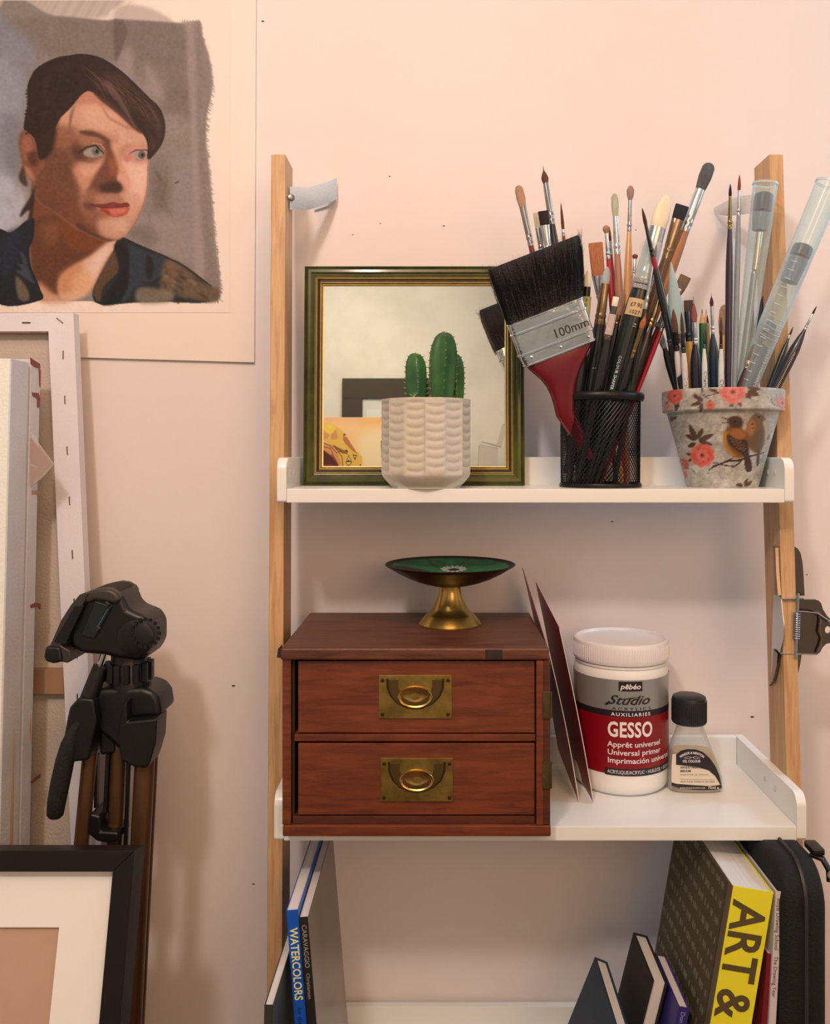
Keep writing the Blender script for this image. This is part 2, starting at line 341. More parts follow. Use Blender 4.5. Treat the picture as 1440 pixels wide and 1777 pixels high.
    r.fill([(670, 850), (715, 840), (712, 870), (680, 880)], (206, 120, 96), .9, 5)
    r.line([(620, 700), (640, 730), (635, 780)], 5, (170, 110, 82), .6, 4); r.line([(655, 710), (665, 760)], 5, (236, 180, 146), .7, 4)
    # mouth
    r.fill([(480, 1108), (560, 1108), (610, 1098), (650, 1104), (690, 1100), (702, 1120), (640, 1128), (560, 1130)], (130, 50, 38), 1, 2)
    r.fill([(540, 1132), (640, 1126), (700, 1122), (690, 1160), (640, 1180), (590, 1172)], (190, 88, 64), 1, 2)
    r.fill([(600, 1138), (680, 1132), (670, 1156), (610, 1160)], (214, 118, 92), .8, 5)
    r.fill([(540, 1136), (580, 1140), (600, 1170), (560, 1150)], (150, 50, 34), .9, 3)
    r.line([(480, 1112), (560, 1130), (640, 1127), (704, 1120)], [3, 5, 4, 2], (70, 26, 22), .95, 1)
    r.fill([(450, 1100), (500, 1105), (530, 1130), (480, 1140)], (88, 46, 34), .7, 7)
    r.line([(802, 900), (800, 1010), (780, 1110), (740, 1200), (690, 1275)], 4, (150, 92, 66), .7, 2)
    # hair
    H = (44, 28, 22)
    r.fill([(440, 292), (540, 310), (640, 370), (720, 440), (800, 520), (870, 590), (898, 680), (885, 770), (830, 850), (800, 860), (800, 780), (770, 720), (690, 640), (600, 560), (500, 500), (450, 510), (380, 590), (330, 640), (300, 700), (280, 790), (250, 850), (215, 860), (190, 760), (150, 715), (128, 690), (150, 560), (150, 460), (200, 370), (300, 315), (380, 300)], H, 1, 2)
    r.fill([(520, 410), (640, 400), (740, 480), (840, 580), (885, 680), (870, 760), (820, 820), (800, 700), (720, 600), (620, 520), (520, 480)], (72, 44, 34), .9, 10)
    r.fill([(500, 490), (600, 540), (700, 640), (780, 720), (740, 710), (640, 620), (540, 540)], (66, 36, 26), .9, 4)
    r.fill([(720, 600), (800, 640), (850, 720), (850, 790), (800, 700)], (46, 24, 20), .8, 8)
    for i in range(46):
        u = rng.rand(); x0 = 430+u*330; y0 = 330+u*170+rng.rand()*60
        c = [(30, 18, 15), (86, 54, 42), (104, 70, 56), (58, 34, 27)][i % 4]
        r.line([(x0, y0), (x0+70, y0+60), (x0+120, y0+150)], [3, 8, 2], c, .55, 2)
    for i in range(26):
        x0 = 180+rng.rand()*240; y0 = 340+rng.rand()*250
        r.line([(x0, y0), (x0-25, y0+70), (x0-35, y0+150)], [3, 9, 2], (70, 50, 40) if i % 2 else (26, 18, 15), .4, 3)
    r.fill([(565, 450), (600, 450), (690, 590), (740, 700), (640, 560)], (112, 78, 66), .75, 5)
    r.line([(540, 560), (590, 640), (690, 695), (740, 700)], [2, 8, 7, 3], (150, 92, 64), .8, 3)
    r.fill([(220, 700), (300, 690), (290, 800), (250, 860), (210, 850)], (50, 30, 22), .9, 10)
    for i in range(14):
        y = 470+i*18; r.line([(170, y), (132+rng.rand()*16, y+26)], 7, H, .9, 1)
    r.line([(215, 360), (180, 396)], 10, H, .8, 2)
    r.fill([(125, 900), (140, 960), (150, 1010), (120, 1000), (102, 960)], (70, 44, 34), .9, 3)
    r.fill([(190, 1000), (185, 1100), (170, 1200), (150, 1210), (160, 1140), (110, 1180), (120, 1140), (170, 1060)], (48, 32, 27), .95, 3)
    nz = r.blur(rng.rand(r.H, r.W), 5); nz = (nz-nz.mean())/nz.std()
    r.im += nz[..., None]*2.2*(bg[..., None])
    return np.clip(r.im, 0, 255)

def pot_print():
    r = Raster(720, 560, 2.5, (186, 170, 146)); rng = r.rng     # crop3 coords minus (640,40)
    n1 = r.blur(rng.rand(r.H, r.W), 12); n1 = (n1-n1.mean())/n1.std(); n2 = r.blur(rng.rand(r.H, r.W), 3); n2 = (n2-n2.mean())/n2.std()
    r.im += (n1*9+n2*7)[..., None]*np.array([1, .98, .9])
    for i in range(60):
        x, y = rng.rand()*720, rng.rand()*560; r.line([(x, y), (x+30+rng.rand()*50, y+rng.rand()*8-4)], 2, (160, 140, 116), .35, 0)
    def rose(x, y, R, c=(206, 92, 72)):
        x -= 640; y -= 40; c = np.array(c)
        for k in range(9):
            a = k*2*np.pi/9+.3; r.ell(x+R*.62*np.cos(a), y+R*.62*np.sin(a), R*.42, R*.36, c+[8*(k % 3), 14*(k % 2), 12*(k % 2)], .95, 2, a)
        r.ell(x, y, R*.68, R*.66, c-[10, 8, 6], 1, 4)
        for k in range(7):
            a = k*2*np.pi/7; r.ell(x+R*.36*np.cos(a), y+R*.36*np.sin(a), R*.26, R*.2, c+[22, 34, 28], .6, 2, a+1)
            r.line([(x+R*.2*np.cos(a), y+R*.2*np.sin(a)), (x+R*.6*np.cos(a+.5), y+R*.6*np.sin(a+.5)), (x+R*.8*np.cos(a+1), y+R*.8*np.sin(a+1))], 2.5, c-[60, 44, 36], .6, 1)
        r.ell(x, y, R*.16, R*.15, (96, 36, 30), .9, 2)
    def leaf(x0, y0, x1, y1, w, c=(92, 62, 48)):
        x0 -= 640; x1 -= 640; y0 -= 40; y1 -= 40
        dx, dy = x1-x0, y1-y0; L = np.hypot(dx, dy); nx, ny = -dy/L*w, dx/L*w
        r.fill([(x0, y0), (x0+dx*.35+nx, y0+dy*.35+ny), (x0+dx*.7+nx*.8, y0+dy*.7+ny*.8), (x1, y1), (x0+dx*.7-nx*.8, y0+dy*.7-ny*.8), (x0+dx*.35-nx, y0+dy*.35-ny)], c, .95, 0)
        r.line([(x0, y0), (x1, y1)], 1.6, (50, 34, 28), .6)
    def ln(P, w, c=(58, 40, 34), a=.95): r.line([(p[0]-640, p[1]-40) for p in P], w, c, a)
    def bl(P, c, a=1, b=2): return r.fill([(p[0]-640, p[1]-40) for p in P], c, a, b)
    # rim
    for q in [(700, 120, 690, 165, 12), (760, 130, 750, 170, 10), (1100, 60, 1165, 70, 16), (1100, 80, 1160, 100, 15), (1095, 90, 1120, 120, 14), (960, 85, 910, 62, 10), (1030, 140, 1022, 165, 9), (1060, 135, 1072, 162, 9),
              (890, 130, 835, 95, 12), (880, 135, 818, 150, 11), (880, 140, 872, 185, 12), (860, 110, 840, 90, 10)]: leaf(*q)
    ln([(880, 50), (885, 90), (915, 120), (935, 150)], 5); ln([(910, 100), (960, 88)], 4); ln([(740, 130), (745, 175)], 4)
    ln([(1215, 110), (1225, 140), (1250, 155)], 3)
    rose(740, 92, 44); rose(1030, 84, 62, (214, 110, 96)); rose(922, 152, 22); rose(1278, 135, 34, (216, 130, 118)); rose(700, 150, 22, (214, 140, 120))
    # body
    for q in [(850, 330, 815, 245, 14), (850, 330, 795, 300, 13), (855, 325, 885, 268, 13), (860, 335, 938, 300, 13), (865, 340, 932, 355, 12), (850, 345, 805, 365, 12), (835, 350, 815, 370, 9),
              (730, 200, 712, 225, 12, (110, 60, 50)), (735, 200, 745, 215, 12, (110, 60, 50)), (830, 410, 795, 400, 8), (825, 430, 808, 445, 8), (1085, 570, 1045, 565, 10), (1090, 575, 1105, 530, 9), (1095, 575, 1130, 545, 9), (1205, 330, 1215, 300, 10, (150, 128, 104))]: leaf(*q)
    rose(880, 410, 62, (214, 92, 70)); rose(778, 460, 32, (206, 84, 70)); rose(775, 520, 26, (200, 90, 76))
    ln([(790, 480), (825, 485), (850, 515)], 3)
    # branch
    ln([(928, 470), (980, 452), (1010, 440), (1060, 438), (1120, 415), (1190, 395)], [5, 9, 10, 10, 9, 5], (60, 36, 34)); ln([(960, 460), (915, 485), (910, 510)], [7, 5, 4], (60, 36, 34)); ln([(935, 448), (990, 462), (1040, 470), (1075, 440)], [5, 7, 8, 7], (60, 36, 34)); ln([(985, 448), (1030, 425)], 5, (60, 36, 34))
    # rear bird
    bl([(1130, 200), (1150, 190), (1180, 205), (1180, 240), (1190, 290), (1185, 350), (1165, 400), (1120, 380), (1095, 300), (1105, 240)], (128, 92, 62), 1, 2)
    bl([(1108, 240), (1130, 225), (1140, 270), (1125, 310), (1100, 290)], (184, 116, 66), .9, 4)
    bl([(1140, 290), (1175, 280), (1178, 360), (1150, 390), (1115, 360)], (112, 84, 58), .9, 5)
    ln([(1178, 208), (1196, 222), (1176, 222)], 5, (60, 46, 40)); r.ell(1158-640, 212-40, 5, 5, (40, 30, 26)); ln([(1125, 245), (1130, 275)], 4, (80, 50, 36))
    bl([(1152, 385), (1166, 388), (1162, 460), (1150, 462)], (96, 72, 56), 1, 1)
    # front bird
    bl([(1005, 225), (1030, 208), (1065, 212), (1082, 240), (1080, 270), (1110, 310), (1108, 360), (1100, 400), (1070, 425), (1030, 415), (1000, 380), (985, 320), (1000, 270), (1015, 255)], (132, 84, 46), 1, 2)
    bl([(1008, 225), (1035, 210), (1068, 214), (1080, 245), (1060, 268), (1020, 262)], (84, 60, 50), 1, 3)
    bl([(990, 280), (1010, 300), (1010, 370), (1050, 415), (1020, 410), (990, 360), (984, 310)], (190, 128, 58), 1, 4)
    bl([(1020, 280), (1070, 275), (1095, 300), (1070, 330), (1020, 310)], (172, 104, 58), .9, 5)
    bl([(1008, 300), (1050, 330), (1100, 335), (1110, 400), (1100, 430), (1070, 400), (1030, 370), (1005, 335)], (64, 46, 40), 1, 2)
    for k in range(4): ln([(1015+k*8, 320+k*16), (1050+k*8, 338+k*14), (1090+k*3, 345+k*16)], 4, (156, 108, 72), .9)
    bl([(1085, 400), (1110, 395), (1128, 480), (1112, 498), (1095, 490)], (74, 54, 46), 1, 1)
    ln([(975, 212), (1008, 225)], [2, 7], (50, 40, 36)); ln([(975, 240), (1010, 242)], [2, 6], (50, 40, 36)); r.ell(1040-640, 234-40, 5, 5, (20, 16, 14))
    ln([(1035, 415), (1030, 432)], 4, (60, 40, 34)); ln([(1060, 418), (1062, 436)], 4, (60, 40, 34))
    return np.clip(r.im, 0, 255)
def reflected_art():
    r = Raster(1600, 1200, 8, (250, 196, 132)); rng = r.rng     # crop6 coords minus (0,410)
    def bl(P, c, a=1, b=0, sm=False): r.fill([(p[0], p[1]-410) for p in P], c, a, b, sm)
    bl([(-100, 400), (1700, 400), (1700, 560), (-100, 520)], (246, 178, 122), .9, 60)
    bl([(850, 420), (1500, 420), (1500, 560), (900, 560)], (246, 182, 106), .8, 60)
    bl([(900, 800), (1500, 700), (1500, 1450), (950, 1450)], (252, 220, 168), .95, 90, True)
    bl([(-400, 700), (-100, 560), (200, 540), (380, 590), (560, 740), (800, 1090), (930, 1220), (940, 1380), (880, 1440), (500, 1440), (-400, 1500)], (236, 184, 84), 1, 8, True)
    bl([(-100, 560), (260, 550), (400, 640), (280, 760), (110, 650)], (248, 200, 84), 1, 6, True)
    bl([(110, 670), (200, 740), (270, 770), (210, 860), (120, 880)], (222, 148, 96), 1, 5)
    bl([(400, 650), (440, 850), (290, 880), (290, 770)], (220, 146, 88), 1, 5)
    bl([(560, 740), (610, 780), (540, 800)], (120, 46, 20), 1, 2)
    bl([(550, 800), (620, 820), (720, 980), (850, 1180), (740, 1110), (590, 960), (540, 880)], (196, 116, 72), 1, 4)
    bl([(330, 980), (620, 1130), (640, 1190), (480, 1130), (360, 1040)], (150, 90, 52), 1, 4)
    bl([(560, 1090), (630, 1090), (650, 1150)], (60, 36, 20), 1)
    bl([(120, 940), (300, 980), (430, 1160), (520, 1400), (440, 1420), (260, 1200), (120, 1080)], (224, 150, 92), 1, 6)
    bl([(-300, 1040), (120, 1080), (260, 1180), (360, 1270), (460, 1440), (-300, 1500)], (92, 42, 40), 1, 5)
    bl([(-300, 1380), (300, 1390), (440, 1440), (-300, 1500)], (150, 60, 50), .8, 14)
    for P in ([(120, 1020), (280, 1060), (330, 1180), (440, 1400)], [(330, 990), (430, 1110), (520, 1230), (540, 1420)], [(120, 940), (270, 1000), (420, 1160)], [(300, 1180), (350, 1280)], [(430, 1140), (490, 1120), (550, 1170)]):
        r.line([(p[0], p[1]-410) for p in P], 16, (116, 56, 30), .9)
    bl([(660, 1190), (730, 1350), (655, 1440), (595, 1350)], (110, 70, 30)); bl([(660, 1220), (710, 1350), (655, 1410), (612, 1350)], (240, 206, 130)); bl([(610, 1340), (655, 1290), (710, 1345)], (50, 30, 16))
    bl([(740, 1180), (830, 1200), (790, 1310), (760, 1240)], (70, 40, 20)); bl([(765, 1205), (810, 1210), (785, 1270)], (238, 200, 120)); bl([(880, 1410), (910, 1380), (915, 1415)], (70, 36, 20))
    bl([(1330, 900), (1400, 880), (1500, 1440), (1400, 1440), (1340, 1240)], (60, 40, 36), 1, 4)
    return np.clip(r.im, 0, 255)
def dish_print():
    r = Raster(400, 400, 2, (30, 112, 62))     # top view of the enamel, camera below
    rng = r.rng; n = r.blur(rng.rand(r.H, r.W), 10); n = (n-n.mean())/n.std(); r.im += n[..., None]*np.array([3, 9, 6])
    for a in np.linspace(0, 2*np.pi, 9)[:-1]:
        r.line([(200+60*np.cos(a+.2), 200+60*np.sin(a+.2)), (200+190*np.cos(a+.35), 200+190*np.sin(a+.35))], [3, 7], (30, 40, 20), .8, 1)
    r.fill([(20, 200), (60, 170), (130, 200), (120, 260), (40, 290)], (34, 28, 18), .9, 2); r.fill([(110, 230), (180, 215), (180, 260), (120, 275)], (120, 104, 84), .9, 2)
    for k in range(15):
        a = k*2*np.pi/15; r.line([(212+14*np.cos(a), 150+14*np.sin(a)), (212+36*np.cos(a), 150+40*np.sin(a)), (212+42*np.cos(a), 150+54*np.sin(a))], [3, 12, 6], (236, 214, 184), 1)
    r.ell(212, 158, 18, 20, (22, 18, 14))
    d = np.hypot(r.x-200, r.y-200); r.im[d > 186] = (40, 22, 12)
    return np.clip(r.im, 0, 255)
def cover_print():
    r = Raster(190, 300, 1, (84, 70, 48)); rng = r.rng     # rows of small grey lettering, too small to read
    for row in range(16):
        x = 8
        while x < 184:
            w = rng.randint(6, 20)
            for q in range(int(w/2.4)):
                h = rng.choice([5, 7, 7]); r.im[int(9+row*18-h/2):int(9+row*18+h/2), int(x+q*2.4):int(x+q*2.4)+rng.randint(1, 3)] = (138, 124, 96)
            x += w+4
    return np.clip(r.im, 0, 255)
# ------------------------------------------------------------------ the room
YW = 1.048
wallm = M('wall_paint', (252, 222, 198), .62, noise=.035, nscale=3, bump=.12, bscale=55, spec=.3)
w_ = MB().box(-1.75, 1.6, YW, YW+.12, 0, 2.5); wall_back = struct('wall_back', w_, wallm)
struct('wall_left', MB().box(-1.75, -1.65, -1.7, YW, 0, 2.5), wallm); struct('wall_right', MB().box(1.5, 1.6, -1.7, YW, 0, 2.5), wallm)
struct('wall_front', MB().box(-1.75, 1.6, -1.8, -1.7, 0, 2.5), M('old_plaster', (250, 232, 205), .8, noise=.16, nscale=5, bump=.4, bscale=14))
struct('ceiling', MB().box(-1.75, 1.6, -1.8, YW+.12, 2.5, 2.6), M('ceiling_paint', (252, 232, 212), .8))
struct('floor', MB().box(-1.75, 1.6, -1.8, YW+.12, -.1, 0), M('floor_boards', (110, 72, 46), .5, wood=True, stretch=(1, 12, 1), c2=(80, 50, 30), nscale=6))
markm = M('wall_chip', (70, 52, 44), .8)
for x, y, r in ((405, 1190, 3.2), (1062, 905, 2.2), (456, 37, 2.6), (1305, 1244, 3.4), (440, 1534, 2.4), (676, 306, 1.6), (770, 392, 2), (660, 388, 1.4), (612, 407, 1.4), (1400, 997, 1.6), (1103, 399, 1.3), (1345, 455, 1.3)):
    k = YW/F; c = P(x, y, YW)
    mb = MB(); mb.lathe([(r*k*.4, 0), (r*k, .0004), (r*k*.6, .0009)], c+Vector((0, .0001, 0)), (0, -1, 0), 9, flat=.45); obj('wall_mark', mb, markm, wall_back)

# ------------------------------------------------------------------ ladder shelf
wood = M('pale_wood', (222, 168, 112), .5, wood=True, stretch=(28, 28, 1.3), nscale=7, c2=(196, 138, 86), bump=.15, bscale=30)
white = M('white_lacquer', (252, 234, 216), .28, spec=.5, bump=.04, bscale=90)
def yf(z): return .924+.057*(z-1.31)
def xl(z): return -.1676+(1.31-z)*.006
def xr(z): return .3607+(1.31-z)*.006
shelf = thing('ladder_shelf', 'pale wood ladder shelf with three white lacquered trays leaning on the wall', 'shelf', (.1, .95, 0))
ZT = 1.676
for f, s in ((xl, -1), (xr, 1)):
    a, b = sorted((f(0), f(0)+s*.0158)); c, d = sorted((f(ZT), f(ZT)+s*.0158)); e = .046
    obj('post', MB().hexa([(a, yf(0), 0), (b, yf(0), 0), (b, yf(0)+e, 0), (a, yf(0)+e, 0)], [(c, yf(ZT), ZT), (d, yf(ZT), ZT), (d, yf(ZT)+e, ZT), (c, yf(ZT)+e, ZT)]), wood, shelf, bevel=.0012)
screwm = M('screw_steel', (150, 135, 120), .35, 1.)
TRAYS = ((1.3127, .882, 1.001), (.979, .857, 1.040), (.655, .832, 1.044))
for z, y0, y1 in TRAYS:
    sl = obj('shelf_tray', MB().box(xl(z)+.010, xr(z)-.010, y0, y1-.010, z-.0142, z), white, shelf, bevel=.0009)
    obj('back_rail', MB().box(xl(z)+.010, xr(z)-.010, y1-.010, y1, z-.0142, z+.032), white, sl, bevel=.0015)
    for x, s in ((xl(z), 1), (xr(z), -1)):
        x0, x1 = sorted((x, x+s*.010)); pts = [(x0, y1, z-.0142), (x0, y0+.002, z-.0142), (x0, y0, z-.012)]
        for k in range(7): a = k/6*math.pi/2; pts.append((x0, y0+.013-.013*math.cos(a), z+.019+.013*math.sin(a)))
        pts += [(x0, y1, z+.032)]
        obj('side_panel', MB().prism(pts, (x1-x0, 0, 0)), white, sl, bevel=.0012)
        for yy in (.908, .928) if z > 1.2 else (.912, .940):
            obj('screw_cap', MB().lathe([(.0026, 0), (.0030, .0005), (.0022, .0011), (.0008, .0012)], (x+s*.0099, yy, z+.016), (s, 0, 0), 14), M('cap_plastic', (222, 200, 184), .4), sl)
# webbing straps that tie the posts to the wall
strapm = M('white_webbing', (250, 232, 222), .85, noise=.05, nscale=300, stretch=(1, 1, 3), bump=.6, bscale=500)
def strap(path, h, flip, label):
    mb = MB(); n = len(path); A = []; B = []
    for k, (p, dz) in enumerate(path):
        p = Vector(p); A.append(p+Vector((0, 0, h/2+dz))); B.append(p+Vector((0, 0, -h/2+dz)))
    t = Vector((0, .0011, 0)); mb.loft([[A[i], B[i], B[i]+t, A[i]+t] for i in range(n)])
    s = obj('strap', mb, strapm, shelf, smooth=60, label=label); return s
q = [P(503, 344, .958), P(515, 344, .972), P(535, 343, .99), P(555, 339, 1.008), P(572, 334, 1.026), P(584, 329, 1.040)]
z0 = [0, 0, -.001, .0006, .0012, .0016]
s1 = strap([(p, d) for p, d in zip(q, z0)], .0255, 1, 'white webbing strap by the top of the left post')
s1b = strap([(P(584, 331, 1.0415), 0), (P(570, 345, 1.043), .001), (P(545, 352, 1.0445), 0)], .018, 1, 'white webbing strap by the top of the left post')
obj('screw', MB().lathe([(.0042, 0), (.0038, .001), (.002, .0018), (.0005, .0019)], P(505, 343, .9545), (.3, -1, 0), 18), screwm, s1)
q = [P(1318, 352, .962), P(1300, 354, .975), P(1280, 357, .995), P(1262, 361, 1.015), P(1247, 364, 1.032), P(1239, 363, 1.043)]
s2 = MB(); hh = [.020, .021, .021, .018, .011, .004]
s2.loft([[p+Vector((0, 0, h/2)), p-Vector((0, 0, h/2)), p-Vector((0, -.0011, h/2)), p+Vector((0, .0011, h/2))] for p, h in zip(q, hh)])
s2 = obj('strap', s2, strapm, shelf, smooth=60, label='white webbing strap behind the brushes at the right post')
obj('screw', MB().lathe([(.0042, 0), (.0038, .001), (.0005, .0019)], P(1316, 352, .960), (-.3, -1, 0), 18), screwm, s2)

# ------------------------------------------------------------------ portrait on paper, pinned flat on the wall
YP = 1.0438
paperm = M('heavy_paper', (253, 221, 192), .55, bump=.05, bscale=200)
pt = thing('portrait_painting', 'painted portrait of a dark-haired woman on unframed pale board, top left', 'painting', P(160, 628, YP))
c4 = [P(-150, -210, YP), P(445, -210, YP), P(441, 629, YP), P(-150, 612, YP)]
obj('paper_sheet', MB().prism(c4, (0, .003, 0)), paperm, pt, bevel=.0004)
im = np.clip(portrait(), 0, 255); pad = np.repeat(im[:, :1], 14, 1); im = np.concatenate([pad, im], 1)
x0 = -14*4/3.13; x1 = 313*4/3.13
mb, cc = grid_mb(im, lambda u, v: P(x0+u*(x1-x0), v*1700/3.13, YP-.0004))
obj('painted_portrait', mb, print_mat, pt, cols=cc)

# ------------------------------------------------------------------ canvases stacked at the left
canvm = M('primed_canvas', (244, 222, 206), .8, noise=.07, nscale=12, bump=.15, bscale=600)
canvside = M('grey_smudged_canvas', (224, 206, 190), .8, noise=.16, nscale=9, bump=.3, bscale=300)
rawm = M('stretcher_wood', (206, 150, 108), .65, wood=True, stretch=(20, 20, 2), nscale=8, c2=(180, 122, 82))
staplem = M('staple_wire', (110, 84, 66), .35, .9)
redm = M('dried_red_paint', (140, 52, 34), .5)
def Yc(z): return 1.000-(1.5-z)*.052
def PC(x, y, dy=0):                      # point on the front face of the big canvas
    Y = .97
    for _ in range(8): Y = Yc(H+(VY-y)*Y/F)+dy
    return P(x, y, Y)
cv = thing('stretched_canvas', 'large canvas seen from its stapled back, tallest of the three at the left wall', 'canvas', (-.5, .95, 0))
yb = 2990
def ro(y): return 125+(y-560)*.0415
def ri(y): return 83+(y-575)*.0445
T = Vector((0, .012, 0)); T2 = Vector((0, .0018, 0))
def slab(name, pts, m, par, t=T, off=0, **k): return obj(name, MB().prism([p+Vector((0, off, 0)) for p in pts], t), m, par, **k)
slab('stretcher_bar', [PC(-330, 546), PC(ro(545), 545), PC(ri(575)-1, 577), PC(-330, 578)], rawm, cv, off=.0018)
slab('stretcher_bar', [PC(ro(545), 545), PC(ro(yb), yb), PC(ri(yb), yb), PC(ri(575), 577)], rawm, cv, off=.0018)
slab('stretcher_bar', [PC(-330, 546), PC(-280, 578), PC(-280, yb-60), PC(-330, yb)], rawm, cv, off=.0018)
slab('stretcher_bar', [PC(-280, yb-60), PC(ri(yb-60), yb-60), PC(ri(yb), yb), PC(-330, yb)], rawm, cv, off=.0018)
slab('canvas_fold', [PC(-330, 545), PC(ro(543)+1, 543), PC(ri(575)+1, 575), PC(-330, 575.5)], canvm, cv, t=T2)
slab('canvas_fold', [PC(ro(543)+1, 543), PC(ro(yb)+1, yb), PC(ri(yb), yb), PC(ri(575)+1, 575)], canvm, cv, t=T2)
slab('canvas_edge', [PC(ro(543)+1, 543), PC(ro(543)+3, 543), PC(ro(yb)+3, yb), PC(ro(yb)+1, yb)], canvm, cv, t=Vector((0, .015, 0)))
slab('canvas_sheet', [PC(-330, 546), PC(ro(545), 545), PC(ro(yb), yb), PC(-330, yb)], M('canvas_reverse', (214, 184, 156), .85, noise=.08, nscale=10, bump=.4, bscale=400), cv, t=Vector((0, .001, 0)), off=.014)
slab('cross_bar', [PC(-280, 1163), PC(107, 1163), PC(108, 1206), PC(-280, 1206)], M('cross_bar_wood', (170, 122, 86), .7, wood=True, stretch=(2, 20, 20), nscale=8), cv, t=Vector((0, .008, 0)), off=.004)
st0 = None
for x, y, a in ((46, 560, 90), (104, 556, 50), (110, 616, 0), (113, 694, 2), (117, 782, 3), (121, 869, 3), (126, 962, 3), (129, 1046, 2), (134, 1135, 2), (134.5, 1211, 1), (137, 1300, 2), (140, 1385, 2)):
    if st0 is None:
        mb = MB().tube([(0, 0, -.0045), (0, -.0009, -.0045), (0, -.0009, .0045), (0, 0, .0045)], .00065, 5); c = PC(x, y); OFF['tmp'] = Vector()
        st0 = obj('staple', mb, staplem, None); st0.parent = cv; o = st0
    else: o = st0.copy(); COL.objects.link(o); o.parent = cv
    o.location = PC(x, y)-Vector((0, 0, 0))-OFF[cv.name]; o.rotation_euler = (0, math.radians(-a), 0)
# deep canvas in front (A) and thinner one behind it (B)
def lean(y0, z, s=.048): return y0-(1.448-z)*s
XA = -.447
ca = thing('deep_canvas', 'thick white canvas at the left edge, nearest of the three, face towards the room', 'canvas', (-.6, .9, 0))
def blk(x0, x1, a, b, zt, zb=.0, zskew=0): return [[(x0, lean(a, z), z), (x1, lean(a, z), z), (x1, lean(b, z), z), (x0, lean(b, z), z)] for z in (zb, zt)]
b_ = blk(-.95, XA, .900, .939, 1.448); obj('canvas_wrap', MB().hexa(*b_), canvside, ca, bevel=.0015)
b_ = blk(-.949, XA-.0012, .8988, .902, 1.4472); obj('canvas_face', MB().hexa(*b_), M('white_canvas_face', (255, 240, 226), .7, noise=.04, nscale=6, bump=.3, bscale=300), ca, bevel=.001)
mb = MB(); zz = [1.02, 1.0, .97, .94]; mb.loft([[(XA+.0001, lean(.9235, z)-w, z), (XA+.0007, lean(.9235, z), z), (XA+.0001, lean(.9235, z)+w, z)] for z, w in zip([1.06, 1.02, .98, .90], [.0006, .0018, .003, .0035])])
obj('paint_drip', mb, M('ochre_stain', (206, 150, 104), .6), ca)
cb = thing('stained_canvas', 'canvas with red paint smears on its edge, behind the deep white canvas', 'canvas', (-.6, .95, 0))
b_ = blk(-.93, XA, .943, .966, 1.452); obj('canvas_wrap', MB().hexa(*b_), canvside, cb, bevel=.0015)
def side_mark(pts, par, m):               # smear on the side face, given in picture pixels
    V_ = []
    for x, y in pts:
        Y = (XA)*F/(x-VX); V_.append((XA+.0006, Y, H+(VY-y)*Y/F))
    mb = MB().prism(V_, (-.0012, 0, 0)); obj('paint_smear', mb, m, par)
for pts in ([(53, 621), (60, 626), (69, 632), (69.4, 640), (60, 637), (54, 632)], [(55, 681), (66, 682), (69, 690), (68, 707), (64, 707), (64, 692), (56, 687)],
            [(52, 1050), (60, 1046), (69.5, 1047), (69.5, 1057), (66, 1053), (53, 1055)], [(52, 1357), (60, 1350), (69.6, 1343), (69.6, 1349), (56, 1359)], [(67, 640), (70, 642), (69.6, 672), (68, 670)]): side_mark(pts, cb, redm)
side_mark([(54, 851), (69.5, 852), (69.5, 858), (54, 857)], cb, rawm); side_mark([(50, 1270), (51, 1240), (53, 1270), (52, 1290)], cb, M('ochre_stain', None))
bagm = M('clear_film', (235, 205, 180), .12, trans=.72)
bag = thing('wedge_bag', 'small clear packet of wooden canvas wedges sticking out between two canvases', 'packet', P(70, 845, .941))
o_ = [P(50, 747, .9405), P(93, 806, .9405), P(76, 826, .9405), P(50, 847, .9405)]
obj('film', MB().prism(o_, (0, .0018, 0)), bagm, bag)
wm = M('wedge_wood', (190, 132, 98), .6, wood=True, stretch=(10, 10, 2), nscale=10)
obj('wedge', MB().prism([P(53, 760, .941), P(90, 805, .941), P(77, 815, .941), P(53, 804, .941)], (0, .001, 0)), wm, bag)
obj('wedge', MB().prism([P(53, 808, .941), P(75, 818, .941), P(53, 843, .941)], (0, .001, 0)), wm, bag)

# ------------------------------------------------------------------ black picture frame, bottom left
def Yk(z): return .80-(.9815-z)*.27
def PK(x, y, dy=0):
    Y = .78
    for _ in range(12): Y = Yk(H+(VY-y)*Y/F)+dy
    return P(x, y, Y)
zt = .9815; XR = PK(233, 1477).x; XI = XR-.0185; n_ = Vector((0, 1, -.27)).normalized()
pf = thing('picture_frame', 'large black picture frame with white mount leaning at the bottom left', 'picture frame', (-.5, .6, 0))
def FK(x, z): return Vector((x, Yk(z), z))
zb = .009; XL = -.75
blk_ = M('black_frame_wood', (24, 18, 15), .42, spec=.3, noise=.1, nscale=40)
zi = PK(199, 1513).z
for q in ([(XL, zt), (XR, zt), (XI, zi), (XL+.018, zi)], [(XR, zt), (XR, zb), (XI, zb+.018), (XI, zi)], [(XR, zb), (XL, zb), (XL+.018, zb+.018), (XI, zb+.018)], [(XL, zb), (XL, zt), (XL+.018, zi), (XL+.018, zb+.018)]):
    obj('frame_rail', MB().prism([FK(*p) for p in q], n_*.03), blk_, pf, bevel=.0008)
mo = PK(105, 1614); mo.x = -.3495
A_ = [(XL+.018, zi), (XI, zi), (XI, zb+.018), (XL+.018, zb+.018)]; B_ = [(XL+.07, mo.z), (mo.x, mo.z), (mo.x, zb+.08), (XL+.07, zb+.08)]
mb = MB(); a1 = [FK(*p)+n_*.009 for p in A_]; b1 = [FK(*p)+n_*.009 for p in B_]; a2 = [p+n_*.002 for p in a1]; b2 = [p+n_*.002 for p in b1]
